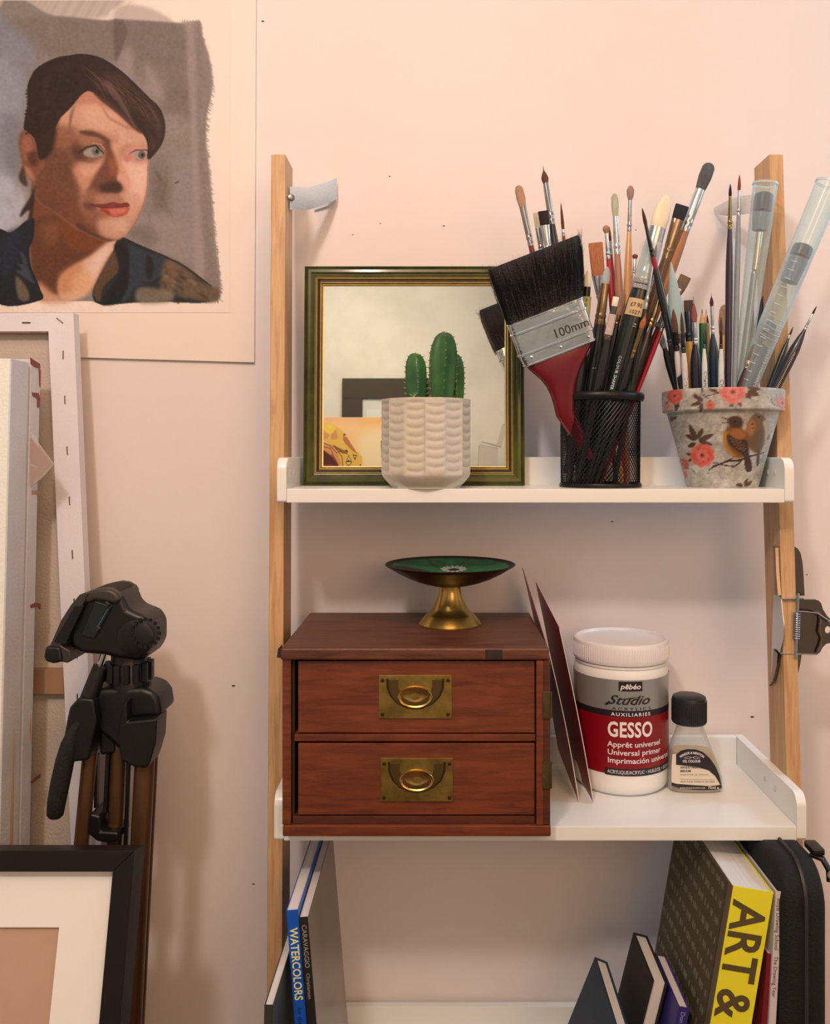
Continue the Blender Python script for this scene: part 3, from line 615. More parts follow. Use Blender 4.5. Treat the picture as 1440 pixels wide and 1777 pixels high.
mb.add(a1+b1+a2+b2, [(i, (i+1) % 4, 4+(i+1) % 4, 4+i) for i in range(4)]+[(8+i, 12+i, 12+(i+1) % 4, 8+(i+1) % 4) for i in range(4)]+[(4+i, 4+(i+1) % 4, 12+(i+1) % 4, 12+i) for i in range(4)]+[(i, 8+i, 8+(i+1) % 4, (i+1) % 4) for i in range(4)])
obj('mount', mb, M('mount_board', (255, 236, 220), .8, bump=.05, bscale=300), pf)
obj('picture', MB().prism([FK(*p)+n_*.012 for p in A_], n_*.002), M('brown_print', (206, 158, 124), .7, noise=.05, nscale=14), pf)

# ------------------------------------------------------------------ tripod
blackp = M('black_plastic', (12, 14, 14), .42, noise=.15, nscale=50, bump=.1, bscale=250)
browng = M('grey_brown_plate', (58, 48, 38), .45); bronze = M('bronze_tube', (120, 80, 48), .36, .7, noise=.2, nscale=20)
chrome = M('chrome', (215, 200, 185), .15, 1.)
tr = thing('camera_tripod', 'folded black and bronze camera tripod standing against the wall', 'tripod', (-.336, .90, 0))
def TQ(x, y, Y=.90): return P(90+x/3.7, 1000+y/3.7, Y)
k3 = .9/F/3.7
def tprism(name, pts, y0, y1, m, bev=.003, par=tr): return obj(name, MB().prism([TQ(*p)*1+Vector((0, y0-.90, 0)) for p in pts], (0, y1-y0, 0)), m, par, bevel=bev, seg=3)
hd = tprism('pan_head', [(225, 140), (262, 100), (330, 62), (400, 48), (450, 54), (490, 78), (520, 120), (545, 180), (600, 205), (660, 225), (700, 290), (700, 420), (650, 500), (600, 505), (480, 490), (400, 470), (330, 465), (262, 462), (200, 420), (170, 330)], .872, .925, blackp, .006)
tprism('camera_plate', [(240, 112), (262, 84), (300, 70), (318, 74), (300, 118), (150, 400), (205, 430), (215, 488), (190, 508), (150, 500), (110, 508), (62, 495), (48, 465), (92, 372), (150, 240), (208, 150)], .866, .93, browng, .004)
tprism('plate_slot', [(238, 150), (296, 150), (180, 390), (108, 372)], .8648, .867, blackp, .0006)
tprism('plate_pad', [(62, 400), (150, 405), (165, 495), (110, 508), (62, 495), (48, 465)], .863, .90, blackp, .003)
tprism('top_cover', [(262, 96), (330, 62), (400, 48), (450, 54), (490, 78), (515, 118), (480, 150), (420, 132), (350, 122), (300, 150)], .868, .928, browng, .005)
tprism('level_panel', [(350, 128), (458, 160), (345, 362), (262, 340)], .870, .874, M('dark_green_plastic', (22, 30, 26), .4), .001)
obj('level_line', MB().tube([TQ(360, 212, .8695), TQ(300, 315, .8695)], .0008, 6), M('teal_line', (44, 96, 84), .4), tr)
for x, y in ((348, 180), (290, 335)): obj('small_catch', MB().tube([TQ(x, y-14, .869), TQ(x+18, y, .868), TQ(x, y+12, .869)], .0013, 6), browng, tr)
kn = obj('tilt_knob', MB().lathe([(118*k3, 0), (120*k3, .006), (120*k3, .030), (112*k3, .036), (80*k3, .038)], TQ(615, 350, .905), (0, -1, 0), 48), blackp, tr)
mb = MB()
for i in range(16): a = i*math.pi/8; c = TQ(600+90*math.cos(a), 365+90*math.sin(a), .8655); mb.tube([c, c+Vector((0, .004, 0))], 13*k3, 8)
obj('knob_grip', mb, blackp, kn)
obj('handle_rod', MB().tube([TQ(345, 455, .885), TQ(300, 590, .883)], .0030, 12), chrome, tr)
obj('handle_sleeve', MB().tube([TQ(315, 575, .883), TQ(262, 720, .880), TQ(205, 860, .876), TQ(150, 1050, .87)], [.0075, .0085, .0085, .006], 16), blackp, tr)
hp = [(172, 930, 20), (135, 1010, 38), (110, 1080, 50), (85, 1180, 56), (55, 1320, 58), (32, 1440, 56), (20, 1530, 50), (18, 1548, 36)]
obj('handle_grip', MB().tube([TQ(x, y, .868) for x, y, r in hp], [r*k3 for x, y, r in hp], 20), M('rubber_grip', (14, 18, 17), .75, bump=.5, bscale=300), tr)
obj('neck', MB().lathe([(125*k3, -.036), (125*k3, -.004), (110*k3, 0), (112*k3, .012), (80*k3, .013)], TQ(497, 545, .90), n=32), blackp, tr)
mb = MB()
for i in range(14): a = i*2*math.pi/14; c = TQ(497, 605, .90)+Vector((132*k3*math.cos(a), 132*k3*math.sin(a), 0)); mb.box(c.x-.003, c.x+.003, c.y-.003, c.y+.003, c.z-.009, c.z+.010)
obj('neck_collar', mb, blackp, tr, bevel=.001)
obj('steel_ring', MB().lathe([(90*k3, -.001), (100*k3, 0), (100*k3, .003), (80*k3, .0034)], TQ(480, 700, .90), n=32), chrome, tr)
tprism('spider_casting', [(250, 712), (330, 690), (620, 682), (690, 706), (725, 760), (742, 870), (560, 880), (520, 960), (500, 1100), (390, 1000), (340, 960), (300, 900), (190, 840), (215, 760)], .880, .93, blackp, .006)
tprism('leg_hinge', [(555, 740), (560, 870), (742, 852), (735, 1000), (700, 1120), (680, 1160), (600, 1150), (520, 1110), (500, 960), (530, 780)], .866, .90, blackp, .006)
tprism('leg_hinge', [(200, 780), (260, 720), (350, 730), (370, 860), (340, 1000), (320, 1110), (200, 1125), (170, 1100), (165, 960), (185, 850)], .866, .90, blackp, .006)
tprism('leg_hinge', [(380, 900), (480, 900), (480, 985), (440, 990), (440, 1110), (340, 1120), (340, 960)], .885, .915, blackp, .004)
def leg(xt, xb, yt, Yt, Yb, w, par=tr):
    a = TQ(xt, yt, Yt); b = TQ(xb, 1777, Yt); d = (b-a); s = (.0-a.z)/d.z; e = a+d*s; e.y = Yb; e.z = .02; d = (e-a).normalized()
    o = obj('leg', MB().tube([a, a+(e-a)*.45, a+(e-a)*.451, e], [w*k3, w*k3, w*k3*.85, w*k3*.85], 20), bronze, par)
    obj('rubber_foot', MB().tube([e+Vector((0, 0, .02)), e-Vector((0, 0, .018))], [w*k3*.9, w*k3*1.1], 14), blackp, o)
leg(250, 200, 1080, .886, .83, 46); leg(600, 575, 1120, .886, .85, 62); leg(650, 620, 1110, .915, .90, 34)
obj('centre_column', MB().tube([TQ(440, 900, .895), TQ(400, 1777, .893), TQ(385, 2100, .892)], 48*k3, 20), bronze, tr)
tprism('column_clamp', [(300, 1460), (370, 1480), (370, 1575), (480, 1580), (480, 1640), (420, 1652), (345, 1640), (285, 1590)], .876, .91, blackp, .003)
tprism('leg_brace', [(300, 1120), (322, 1120), (318, 1460), (296, 1460)], .888, .895, blackp, .001); tprism('leg_brace', [(372, 1120), (396, 1120), (378, 1500), (354, 1500)], .888, .895, blackp, .001)
tprism('leg_brace', [(500, 1100), (525, 1110), (500, 1777), (475, 1777)], .89, .895, blackp, .001)
# ------------------------------------------------------------------ square mirror on the top tray
Z1, Z2, Z3 = 1.3127, .979, .655
th = math.radians(2.6); MW = .2475; mo_ = P(526, 841, .966); mo_.z = Z1+.0004
mu = Vector((1, 0, 0)); mv = Vector((0, math.sin(th), math.cos(th))); mn = Vector((0, -math.cos(th), math.sin(th)))
def MP(u, v, w=0): return mo_+mu*u+mv*v+mn*w
green = M('green_gilt_wood', (82, 80, 24), .34, noise=.45, nscale=16, stretch=(1, 1, 1), c2=(36, 34, 12), coat=.3); gold = M('gilt', (250, 208, 130), .35, .55, noise=.15, nscale=80); darkb = M('dark_umber_wood', (56, 38, 20), .35, coat=.3)
mir = thing('wall_mirror', 'square mirror in a dark green and gilt moulded frame, leaning on the top tray', 'mirror', MP(MW/2, 0))
def rect_ring(prof):              # prof: (inset from the outer edge, height), extruded round the square with mitred corners
    mb = MB(); R = []
    for u, v in ((0, 0), (1, 0), (1, 1), (0, 1)):
        R.append([MP(d+(MW-2*d)*u, d+(MW-2*d)*v, h) for d, h in prof])
    R.append(R[0]); n = len(prof); vs = [p for r in R[:4] for p in r]
    return mb.add(vs, [(j*n+i, ((j+1) % 4)*n+i, ((j+1) % 4)*n+(i+1) % n, j*n+(i+1) % n) for j in range(4) for i in range(n)])
obj('frame_moulding', rect_ring([(0, -.014), (0, .0005), (.0012, .0018), (.0022, .0006), (.0045, .0030), (.0075, .0036), (.0095, .0022), (.0105, .0026), (.0118, .0012), (.0130, .0008), (.0130, -.014)]), green, mir, smooth=25)
obj('gilt_bead', rect_ring([(.0130, -.006), (.0130, .0010), (.0139, .0026), (.0147, .0010), (.0147, -.006)]), gold, mir)
obj('dark_cove', rect_ring([(.0144, -.006), (.0144, .0004), (.0164, -.0012), (.0176, -.0006), (.0176, -.006)]), darkb, mir)
obj('gilt_bead', rect_ring([(.0176, -.006), (.0176, -.0002), (.0184, .0010), (.0192, -.0004), (.0190, -.006)]), gold, mir)
obj('dark_cove', rect_ring([(.0190, -.006), (.0190, -.0012), (.0204, -.0026), (.0204, -.006)]), darkb, mir)
obj('gilt_bead', rect_ring([(.0204, -.006), (.0202, -.0012), (.0209, -.0008), (.0216, -.0034), (.0214, -.006)]), gold, mir)
obj('glass', MB().prism([MP(.020, .020, -.0045), MP(MW-.020, .020, -.0045), MP(MW-.020, MW-.020, -.0045), MP(.020, MW-.020, -.0045)], mn*-.003), M('mirror_glass', (.93, .91, .84), .012, 1., raw=True), mir)
obj('backing', MB().prism([MP(.004, .004, -.0076), MP(MW-.004, .004, -.0076), MP(MW-.004, MW-.004, -.0076), MP(.004, MW-.004, -.0076)], mn*-.004), M('brown_board', (150, 112, 76), .8), mir)
# the far end of the room, which the mirror shows
def refl(px, py, yd):              # where the sight line through (px,py) lands on the plane y=yd after the mirror
    C = Vector((0, 0, H)); d = P(px, py, 1)-C; p0 = MP(0, 0, -.0045); t = (p0-C).dot(mn)/d.dot(mn); q = C+d*t; r = d-mn*(2*d.dot(mn)); s = (yd-q.y)/r.y; return q+r*s
ps = [refl(594, 657, -1.675), refl(792, 657, -1.675)]; zlo = refl(620, 800, -1.675).z
fx0, fx1, fz = ps[0].x, ps[1].x, ps[0].z
a = refl(629, 692, -1.675); b = refl(757, 692, -1.675)
gp = thing('grey_wall_frame', 'dark grey frame with pale mount at the far end of the room, seen only in the mirror', 'picture frame', ((fx0+fx1)/2, -1.67, zlo))
def yb_(x0, x1, z0, z1, y0, y1): return MB().box(min(x0, x1), max(x0, x1), y0, y1, min(z0, z1), max(z0, z1))
gm = M('grey_board', (52, 44, 38), .6); lowz = a.z-(fz-zlo)*.7
lx, rx = sorted((fx0, fx1)); ia, ib = sorted((a.x, b.x))
for nm, q in (('frame_rail', (lx, rx, a.z, fz)), ('frame_rail', (lx, ia, zlo, a.z)), ('frame_rail', (ib, rx, zlo, a.z))): obj(nm, yb_(*q, -1.70, -1.665), gm, gp, bevel=.002)
obj('mount', yb_(ia, ib, zlo, a.z, -1.70, -1.678), M('pale_grey_mount', (226, 216, 196), .8), gp)
obj('picture', yb_(ia+.02, ib-.02, zlo+.01, a.z-.045, -1.678, -1.676), M('pale_green_print', (236, 226, 200), .8), gp)
ra = thing('orange_canvas', 'orange and yellow painting seen only in the mirror, lower left of the glass', 'painting', refl(610, 815, -1.5))
im = reflected_art(); mb, cc = grid_mb(im, lambda u, v: refl(550+u*1600/12, 690+(410+v*1200)/12, -1.5)); obj('painted_face', mb, print_mat, ra, cols=cc)
q = [refl(550, 724.2, -1.5015), refl(683, 724.2, -1.5015), refl(683, 824, -1.5015), refl(550, 824, -1.5015)]; obj('canvas_block', MB().prism(q, (0, -.03, 0)), canvm, ra)
bx = thing('pale_carton', 'pale carton seen only in the mirror, lower right of the glass', 'box', refl(845, 815, -1.5))
obj('carton_body', MB().prism([refl(832, 770, -1.5), refl(864, 777, -1.5), refl(864, 822, -1.5), refl(830, 822, -1.5)], (0, -.1, 0)), M('pale_card', (216, 200, 172), .8), bx)
obj('carton_lid', MB().prism([refl(834, 766, -1.49), refl(870, 776, -1.49), refl(880, 735, -1.49), refl(872, 735, -1.49), refl(862, 771, -1.49)], (0, -.02, 0)), M('pale_card', None), bx)

# ------------------------------------------------------------------ cactus in a scalloped pot
pc = Vector(((739.5-VX)*.914/F, .914, Z1)); ph = .0925
stone = M('cream_stoneware', (214, 190, 158), .62, noise=.06, nscale=40, bump=.12, bscale=300)
cp = thing('potted_cactus', 'green three-stemmed cactus in a cream stoneware pot with carved scallops', 'potted plant', pc)
mb = MB(); n = 224; rows = []
nf = 14
def prad(a, z):
    fa = (a/(2*math.pi)*nf+.5) % 1; fi = int(a/(2*math.pi)*nf+.5) % nf; R = .0475 if z > .014 else .0365+(.0475-.0365)*min(1, max(0, (z-.002)/.012))**.8
    x = (fa-.5); base = R*math.cos(math.pi/nf)/math.cos(x*2*math.pi/nf)
    if z < .014 or z > .088: return base*(1-.004)+.0004
    ph_ = z/.0088+(.5 if fi % 2 else 0); s = abs(math.sin(math.pi*(ph_-.25*(2*abs(x))**2)))
    return base-.0011*(1-s**.7)*(1-(2*abs(x))**6)+(.0005 if fi % 2 else -.0004)
zs = [0, .0015, .003, .006, .009, .012, .014]+[.014+i*.0011 for i in range(1, 68)]+[.0895, .0915, .0925]
R = [[pc+Vector((prad(2*math.pi*i/n, z)*math.cos(2*math.pi*i/n), prad(2*math.pi*i/n, z)*math.sin(2*math.pi*i/n), z)) for i in range(n)] for z in zs]
R += [[pc+Vector((r*math.cos(2*math.pi*i/n), r*math.sin(2*math.pi*i/n), z)) for i in range(n)] for r, z in ((.0465, .0928), (.0445, .0925), (.0435, .09), (.043, .075))]
mb.loft(R, cap=True); obj('pot', mb, stone, cp, smooth=60)
obj('soil', MB().lathe([(.0428, .0755), (.042, .079), (.02, .081), (.001, .0815)], pc, n=40), M('potting_soil', (70, 50, 36), .95, bump=1, bscale=260), cp)
cg = M('cactus_green', (58, 104, 48), .48, noise=.4, nscale=26, c2=(26, 70, 38), coat=.2)
spm = M('cactus_spine', (196, 190, 130), .6)
def stem(cx, yt, yb, w, Y, ribs=5, rot=.3, lean_=0):
    top = P(cx, yt, Y); bot = P(cx+lean_, yb, Y); r = w*Y/F/2; hh = top.z-bot.z; R = []; m = 40; N = 20
    for j in range(N+1):
        t = j/N; zz = bot.z+hh*t; prof = (.80+.2*math.sin(min(1, t*1.7)*math.pi/2)) if t < .6 else math.sqrt(max(0, 1-((t-.6)/.4)**2.3)); prof = max(prof, .03)
        R.append([Vector((bot.x+(top.x-bot.x)*t+r*prof*(1-.22*abs(math.sin(ribs*a/2+rot))**.8*1.0)*math.cos(a), Y+r*prof*(1-.22*abs(math.sin(ribs*a/2+rot))**.8)*math.sin(a), zz)) for a in [2*math.pi*i/m for i in range(m)]])
    s = obj('stem', MB().loft(R), cg, cp, smooth=50)
    sp = MB(); ar = MB()
    for k in range(ribs):
        a = (2*math.pi*k-2*rot)/ribs
        for j in range(2, 19, 2):
            t = j/20+.01; prof = (.80+.2*math.sin(min(1, t*1.7)*math.pi/2)) if t < .6 else math.sqrt(max(0, 1-((t-.6)/.4)**2.3))
            c = Vector((bot.x+(top.x-bot.x)*t+r*prof*math.cos(a), Y+r*prof*math.sin(a), bot.z+hh*t)); o = Vector((math.cos(a), math.sin(a), .3))
            ar.ellipsoid(c, .0007, .0007, .0007, 6, 4)
            for q in range(3): v = (o+Vector((random.uniform(-.6, .6), random.uniform(-.6, .6), random.uniform(-.4, .6)))).normalized(); sp.tube([c, c+v*.0028], [.0002, .00005], 3)
    obj('areoles', ar, M('areole_felt', (120, 116, 70), .9), s, kind='stuff'); obj('spines', sp, spm, s, kind='stuff')
stem(720, 611, 703, 41, .905, 5, .2, 2); stem(771, 574, 703, 53, .912, 6, 1.1, -6); stem(789, 612, 703, 34, .925, 5, .6, 2)
mb = MB(); c = P(718, 690, .884)
for k in range(16): a = random.uniform(0, 6.28); mb.tube([c, c+Vector((math.cos(a)*.006, random.uniform(-.003, .001), math.sin(a)*.006))], [.0003, .0001], 3)
obj('spine_cluster', mb, M('dry_spine', (206, 180, 110), .7), cp, kind='stuff')

# ------------------------------------------------------------------ black wire mesh cup
CUP = Vector(((1041.3-VX)*.935/F, .935, Z1)); ct = Vector(((1041.3-VX)*.935/F, .935, P(1041, 690, .935).z)); chh = ct.z-Z1
wire = M('black_wire', (22, 22, 22), .4, .3)
mc = thing('mesh_pen_cup', 'black wire mesh cup crammed with artist brushes, in the middle of the top tray', 'cup', CUP)
rt, rb_ = .0425, .0420
obj('rim', MB().lathe([(.0420, -.0045), (.0455, -.0042), (.0468, -.001), (.0468, .002), (.0452, .0042), (.0425, .0042), (.0412, .001), (.0412, -.003), (.0420, -.0045)], CUP+Vector((0, 0, chh)), n=64, cap=False), wire, mc, smooth=60)
obj('base_ring', MB().lathe([(.0405, 0), (.0435, 0), (.0440, .002), (.0432, .0045), (.0420, .005), (.0405, .004)], CUP, n=64, cap=False), wire, mc)
obj('base_plate', MB().lathe([(.0409, .0008), (.0409, .0018)], CUP, n=48), wire, mc)
mb = MB(); nw = 62
for sg in (1, -1):
    for k in range(nw):
        a0 = 2*math.pi*k/nw; path = []
        for j in range(15): t = j/14; a = a0+sg*t*1.75; r = rb_+(rt-rb_)*t; path.append(CUP+Vector((r*math.cos(a), r*math.sin(a), .003+t*(chh-.004))))
        mb.tube(path, .00042, 3, cap=False)
obj('wire_mesh', mb, wire, mc, kind='stuff', smooth=80)

# ------------------------------------------------------------------ floral pot
PX = (1253-VX)*.935/F; POT = Vector((PX, .935, Z1)); ztop = P(1253, 679, .935).z; kp = .935/F
bp_ = thing('floral_brush_pot', 'clay pot papered with roses and two birds, at the right end of the top tray', 'pot', POT)
pjx = Vector((POT.y, -POT.x, 0)).normalized(); pim = pot_print(); hp_, wp_ = pim.shape[:2]
prof = [(58.5, 846.5), (59.5, 845), (66, 820), (76, 780), (87, 740), (93, 718), (94, 716.5), (99, 716), (101, 714), (101.5, 700), (102, 682), (101.5, 679.5), (99, 678.5), (95, 679), (93, 682), (90, 716), (84, 735), (58, 835)]
def yz(y): return ztop-(y-679)*kp*1.0
dense = []
for (r0, y0), (r1, y1) in zip(prof, prof[1:]):
    m = max(1, int(abs(y1-y0)/1.6)) if y0 > 678 and len(dense) < 140 else 1
    for q in range(m): dense.append((r0+(r1-r0)*q/m, y0+(y1-y0)*q/m))
dense.append(prof[-1]); n = 200; mb = MB(); R = []; cc = []
zmin = yz(846.5)
iout = max(i for i, (r, y) in enumerate(dense) if r > 98)
for i, (r, y) in enumerate(dense):
    z = Z1+(yz(y)-zmin)/(ztop-zmin)*(ztop-Z1-.0002); rg = []
    for j in range(n):
        a = 2*math.pi*j/n; rg.append(POT+Vector((r*kp*math.cos(a), r*kp*math.sin(a), z-Z1)))
        sx = (1253+r*(math.cos(a)*pjx.x+math.sin(a)*pjx.y)-940)*3.13-640; sy = (y-660)*3.13-40
        if i <= iout: ii = int(np.clip(sy/2.5, 0, hp_-1)); jj = int(np.clip(sx/2.5, 0, wp_-1)); c = pim[ii, jj]
        else: c = (150, 130, 108)
        cc.append(c)
    R.append(rg)
mb.loft(R, cap=True); obj('pot_body', mb, M('decoupage', None, .38, vcol=True, spec=.4, bump=.25, bscale=120), bp_, smooth=50, cols=Darr(np.array(cc, float)))

# ------------------------------------------------------------------ brushes
def bmat(c, r=.8, **k): return M('bristle_%d_%d_%d' % tuple(c), c, r, noise=.35, nscale=160, stretch=(6, 6, .6), bump=.5, bscale=900, **k)
def fmat(c): return M('ferrule_%d_%d_%d' % tuple(c), c, .24, .9, noise=.25, nscale=60)
def hmat(c): return M('lacquer_%d_%d_%d' % tuple(c), c, .32, noise=.12, nscale=40, coat=.35)
STEEL, BRASS, CHR = (176, 160, 144), (170, 132, 84), (226, 214, 200)
TIPS = {'round': [(0, .06, .06), (.12, .35, .35), (.4, .75, .75), (.75, .95, .9), (1, .8, .8)],
        'pointed': [(0, .04, .04), (.25, .14, .14), (.45, .6, .6), (.7, 1, .95), (1, .72, .72)],
        'filbert': [(0, .35, .12), (.06, .68, .2), (.2, .92, .3), (.6, 1, .42), (1, .74, .55)],
        'flat': [(0, .96, .1), (.05, 1, .14), (.5, .98, .3), (1, .9, .42)],
        'mop': [(0, .35, .3), (.04, .7, .5), (.15, .95, .7), (.5, 1, .8), (.8, .85, .75), (1, .72, .7)],
        'fluff': [(0, .2, .2), (.08, .6, .6), (.3, 1, 1), (.6, .95, .95), (1, .45, .45)],
        'leaf': [(0, .06, .06), (.12, .28, .2), (.4, .66, .4), (.75, .95, .5), (1, 1, .5)],
        'block': [(0, .9, .6), (.03, 1, .7), (1, .95, .7)],
        'chisel': [(0, .14, .1), (.12, .5, .2), (.35, .86, .3), (.7, 1, .42), (1, .92, .6)]}
def brush(name, label, tip, thr, cup, kind, w, bl, fl, fw, hb, cB, cF, cH, Yt=.95, YE=None, ze=.003, xlim=None, grp=None, cat='paintbrush', gloss=False, bend=0):
    YE = min(max(YE or cup.y, .926), .950); zf = Z1+ze; k = Yt/F
    xlo, xhi = xlim or ((987, 1096) if cup is CUP else (1206, 1300))
    pyE = VY+(H-zf)*F/YE; s = (thr[0]-tip[0])/(thr[1]-tip[1]); pxE = tip[0]+s*(pyE-tip[1])
    if cup is not None:                                             # stop where the shaft meets the inner wall
        cx_, fw_ = (1041.3, lambda y: 60) if cup is CUP else (1253, lambda y: 82-(y-682)*.22-6)
        while pyE > thr[1]+22 and abs(tip[0]+s*(pyE-tip[1])-cx_) > fw_(pyE): pyE -= 2
        pxE = tip[0]+s*(pyE-tip[1])
    A = P(tip[0], tip[1], Yt); E = P(pxE, pyE, YE); d = (E-A).normalized(); L = (E-A).length; t = -d
    X = t.cross(Vector((0, 1, 0))).normalized()
    if X.x < 0: X = -X
    Yv = X.cross(t).normalized()
    if Yv.y < 0: Yv = -Yv
    def rg(sd, rx, ry, dx=0, n=14): return [A+d*sd+X*(rx*math.cos(2*math.pi*i/n)+dx)+Yv*(ry*math.sin(2*math.pi*i/n)) for i in range(n)]
    root = thing(name, label, cat, E, grp); W = w*k/2; FW = fw*k/2; HB = hb*k/2
    if kind == 'pencil':
        obj('lead', MB().loft([rg(0, .0003, .0003, n=8), rg(bl*k*.3, W*.3, W*.3, n=8)]), hmat(cB), root)
        obj('sharpened_wood', MB().loft([rg(bl*k*.3, W*.3, W*.3, n=6), rg(bl*k, W, W, n=6)]), hmat(cF), root)
        obj('barrel', MB().loft([rg(bl*k, W, W, n=6), rg(L, W, W, n=6)]), hmat(cH), root, smooth=20); return root, A, d, X, Yv, k, HB, L
    flatk = kind in ('flat', 'filbert', 'chisel', 'block', 'leaf')
    BL = bl*k; FL = fl*k
    T_ = TIPS[kind]; ry0 = T_[-1][2]*W
    bm_ = M('silicone_%d_%d_%d' % tuple(cB), cB, .42) if gloss else bmat(cB)
    obj('rubber_tip' if gloss else 'bristles', MB().loft([rg(a*BL, max(rx*W, .00015), max(ry*W, .00015), bend*k*(1-a)**2) for a, rx, ry in T_]+[rg(BL+.002, T_[-1][1]*W*.9, ry0*.9)]), bm_, root, smooth=70)
    f0 = T_[-1][1]*W*1.03; g0 = max(ry0*1.05, .0004); f1, g1 = FW, FW*(.85 if flatk else 1)
    def fr(u, e=0): return rg(BL-.0005+(FL-BL)*u, f0+(f1-f0)*u+e, g0+(g1-g0)*min(1, u*1.3)+e)
    if FL-BL > .004: R = [fr(0), fr(.3), fr(.68), fr(.72, -.0003), fr(.76, .00025), fr(.82, .00025), fr(.85, -.0003), fr(.88), fr(.97), fr(1, -.0001)]
    else: R = [fr(0), fr(.5), fr(1)]
    ferr = obj('ferrule', MB().loft(R), fmat(cF), root, smooth=50)
    HL = L-FL; pr = [(0, .0), (.02, .12), (.06, .5), (.13, .9), (.22, 1), (.45, .9), (.75, .62), (.97, .4), (1, .25)]
    H0 = FW*.95; HE = min(HB, .0045)
    R = []
    for a, b in pr:
        r = H0+(HB-H0)*b if a < .22 else HB+(HE*.6-HB)*(1-(b-.25)/.75)
        R.append(rg(FL-.0006+(HL+.0006)*a, max(r, .0006), max(r, .0006)))
    hd_ = obj('handle', MB().loft(R), hmat(cH), root, smooth=50)
    return root, A, d, X, Yv, k, HB, L, hd_, ferr
def along(br, s, size, txt, mat, par, R=None, sx=1., side=0, up=False, name='lettering', bold=0):      # lettering wrapped on a handle; reads up the handle when up
    A, d, X, Yv = br[1:5]; R = R or br[6]
    def fn(x, y):
        a = ((y-size*.35)/R+side)*(1 if not up else -1); sd = s+(x if not up else -x)
        return A+d*sd+X*(-(R+.00015)*math.sin(-a if up else a)*(1 if up else 1)*(1))-Yv*((R+.00015)*math.cos(a))
    def fn2(x, y):
        v = (y-size*.35)/R+side; sd = s-x if up else s+x; v = v if not up else -v
        return A+d*sd+X*((R+.0002)*math.sin(v))-Yv*((R+.0002)*math.cos(v))
    return obj(name, text_mb(txt, size, fn2, sx=sx, bold=bold, res=1), mat, par, kind=None)
def band(br, s0, s1, R0, R1, mat, name, par, a0=-1.5, a1=1.5, ry=1.):           # a label or coloured band round a handle
    A, d, X, Yv = br[1:5]; mb = MB(); n = 14
    r = [[A+d*s+X*(R*math.sin(a0+(a1-a0)*i/n))-Yv*(R*ry*math.cos(a0+(a1-a0)*i/n)) for i in range(n+1)] for s, R in ((s0, R0), (s1, R1))]
    mb.add(r[0]+r[1], [(i, i+1, n+2+i, n+1+i) for i in range(n)]); return obj(name, mb, mat, par, smooth=60)
ink = M('black_ink', (30, 26, 24), .6); wht = M('white_ink', (236, 226, 210), .6); goldk = M('gold_ink', (226, 190, 120), .4, .4)
G1 = 'brushes in the black mesh cup'; G2 = 'brushes in the floral pot'
BLK = (28, 31, 31); DK = (44, 36, 34)
def B1(label, *a, **k): return brush('paintbrush', label+', in mesh cup', a[0], a[1], CUP, *a[2:], grp=G1, **k)
def B2(label, *a, **k): k.setdefault('Yt', .935); return brush('paintbrush', label+', in floral pot', a[0], a[1], POT, *a[2:], grp=G2, ze=.012, **k)
RED = (150, 28, 44)
B1('leftmost tall brush with rounded tan bristles and dark red handle', (899, 322), (976, 685), 'filbert', 16, 38, 108, 10, 11, (206, 150, 110), STEEL, (128, 30, 44), Yt=.945, YE=.95)
B1('tall brush with pointed brown tip and long spotted grey ferrule', (942, 288), (1003, 685), 'pointed', 13, 31, 104, 12, 15, (122, 66, 44), STEEL, DK, Yt=.95, YE=.955)
B1('short flat brush with black bristles and bright ferrule', (942, 366), (985, 685), 'flat', 18, 26, 76, 9, 10, (40, 28, 24), CHR, DK, Yt=.935, YE=.945)
B1('flat brush with cream bristles half hidden behind the black flat one', (931, 369), (972, 685), 'flat', 13, 28, 70, 9, 9, (232, 204, 164), STEEL, (90, 60, 50), Yt=.955, YE=.965)
B1('very thin brush with splayed brown tip, near decorating brush', (973, 352), (1001, 685), 'round', 6, 48, 60, 6, 8, (110, 58, 42), CHR, (120, 30, 40), Yt=.955, YE=.94)
B1('wide flat brush with orange bristles and chrome ferrule', (1033, 421), (1056, 685), 'flat', 25, 58, 104, 10, 12, (210, 124, 78), CHR, (110, 40, 36), Yt=.925, YE=.95)
B1('small brush with stubby orange bristles and bright red handle', (1051, 391), (1073, 685), 'fluff', 12, 14, 59, 8, 9, (206, 142, 96), CHR, (190, 30, 40), Yt=.93, YE=.96)
B1('thin dark red brush just behind the stubby orange one', (1057, 393), (1079, 685), 'round', 5, 26, 50, 5, 6, (120, 60, 50), STEEL, (150, 30, 36), Yt=.945, YE=.97)
B1('tall brush with greenish-white rounded bristles and brown handle', (1066, 336), (1082, 685), 'filbert', 13, 40, 106, 11, 15, (212, 200, 158), CHR, (184, 124, 94), Yt=.94, YE=.955)
br = B1('tall brush with dusty pink fluffy tip and worn orange wood handle', (1094, 322), (1083, 685), 'fluff', 13, 27, 82, 8, 14, (196, 146, 126), STEEL, (226, 158, 96), Yt=.96, YE=.965)
B1('small low brush with pink tip and white wire-bound ferrule', (1102, 441), (1086, 685), 'fluff', 10, 9, 40, 7, 8, (166, 84, 80), CHR, (210, 196, 180), Yt=.965, YE=.975)
a = B1('shaper with cream chisel tip and gold taped ferrule', (1021, 468), (1001, 685), 'chisel', 14, 30, 107, 18, 24, (238, 214, 178), (60, 52, 44), BLK, Yt=.895, YE=.915, gloss=True)
k = a[5]; tape = M('gold_tape', (198, 166, 96), .35, noise=.3, nscale=70); t_ = band(a, 46*k, 92*k, 9.4*k, 9.8*k, tape, 'tape_label', a[9], ry=.9)
along(a, 50*k, .0038, 'H. IV', ink, t_, R=9.9*k)
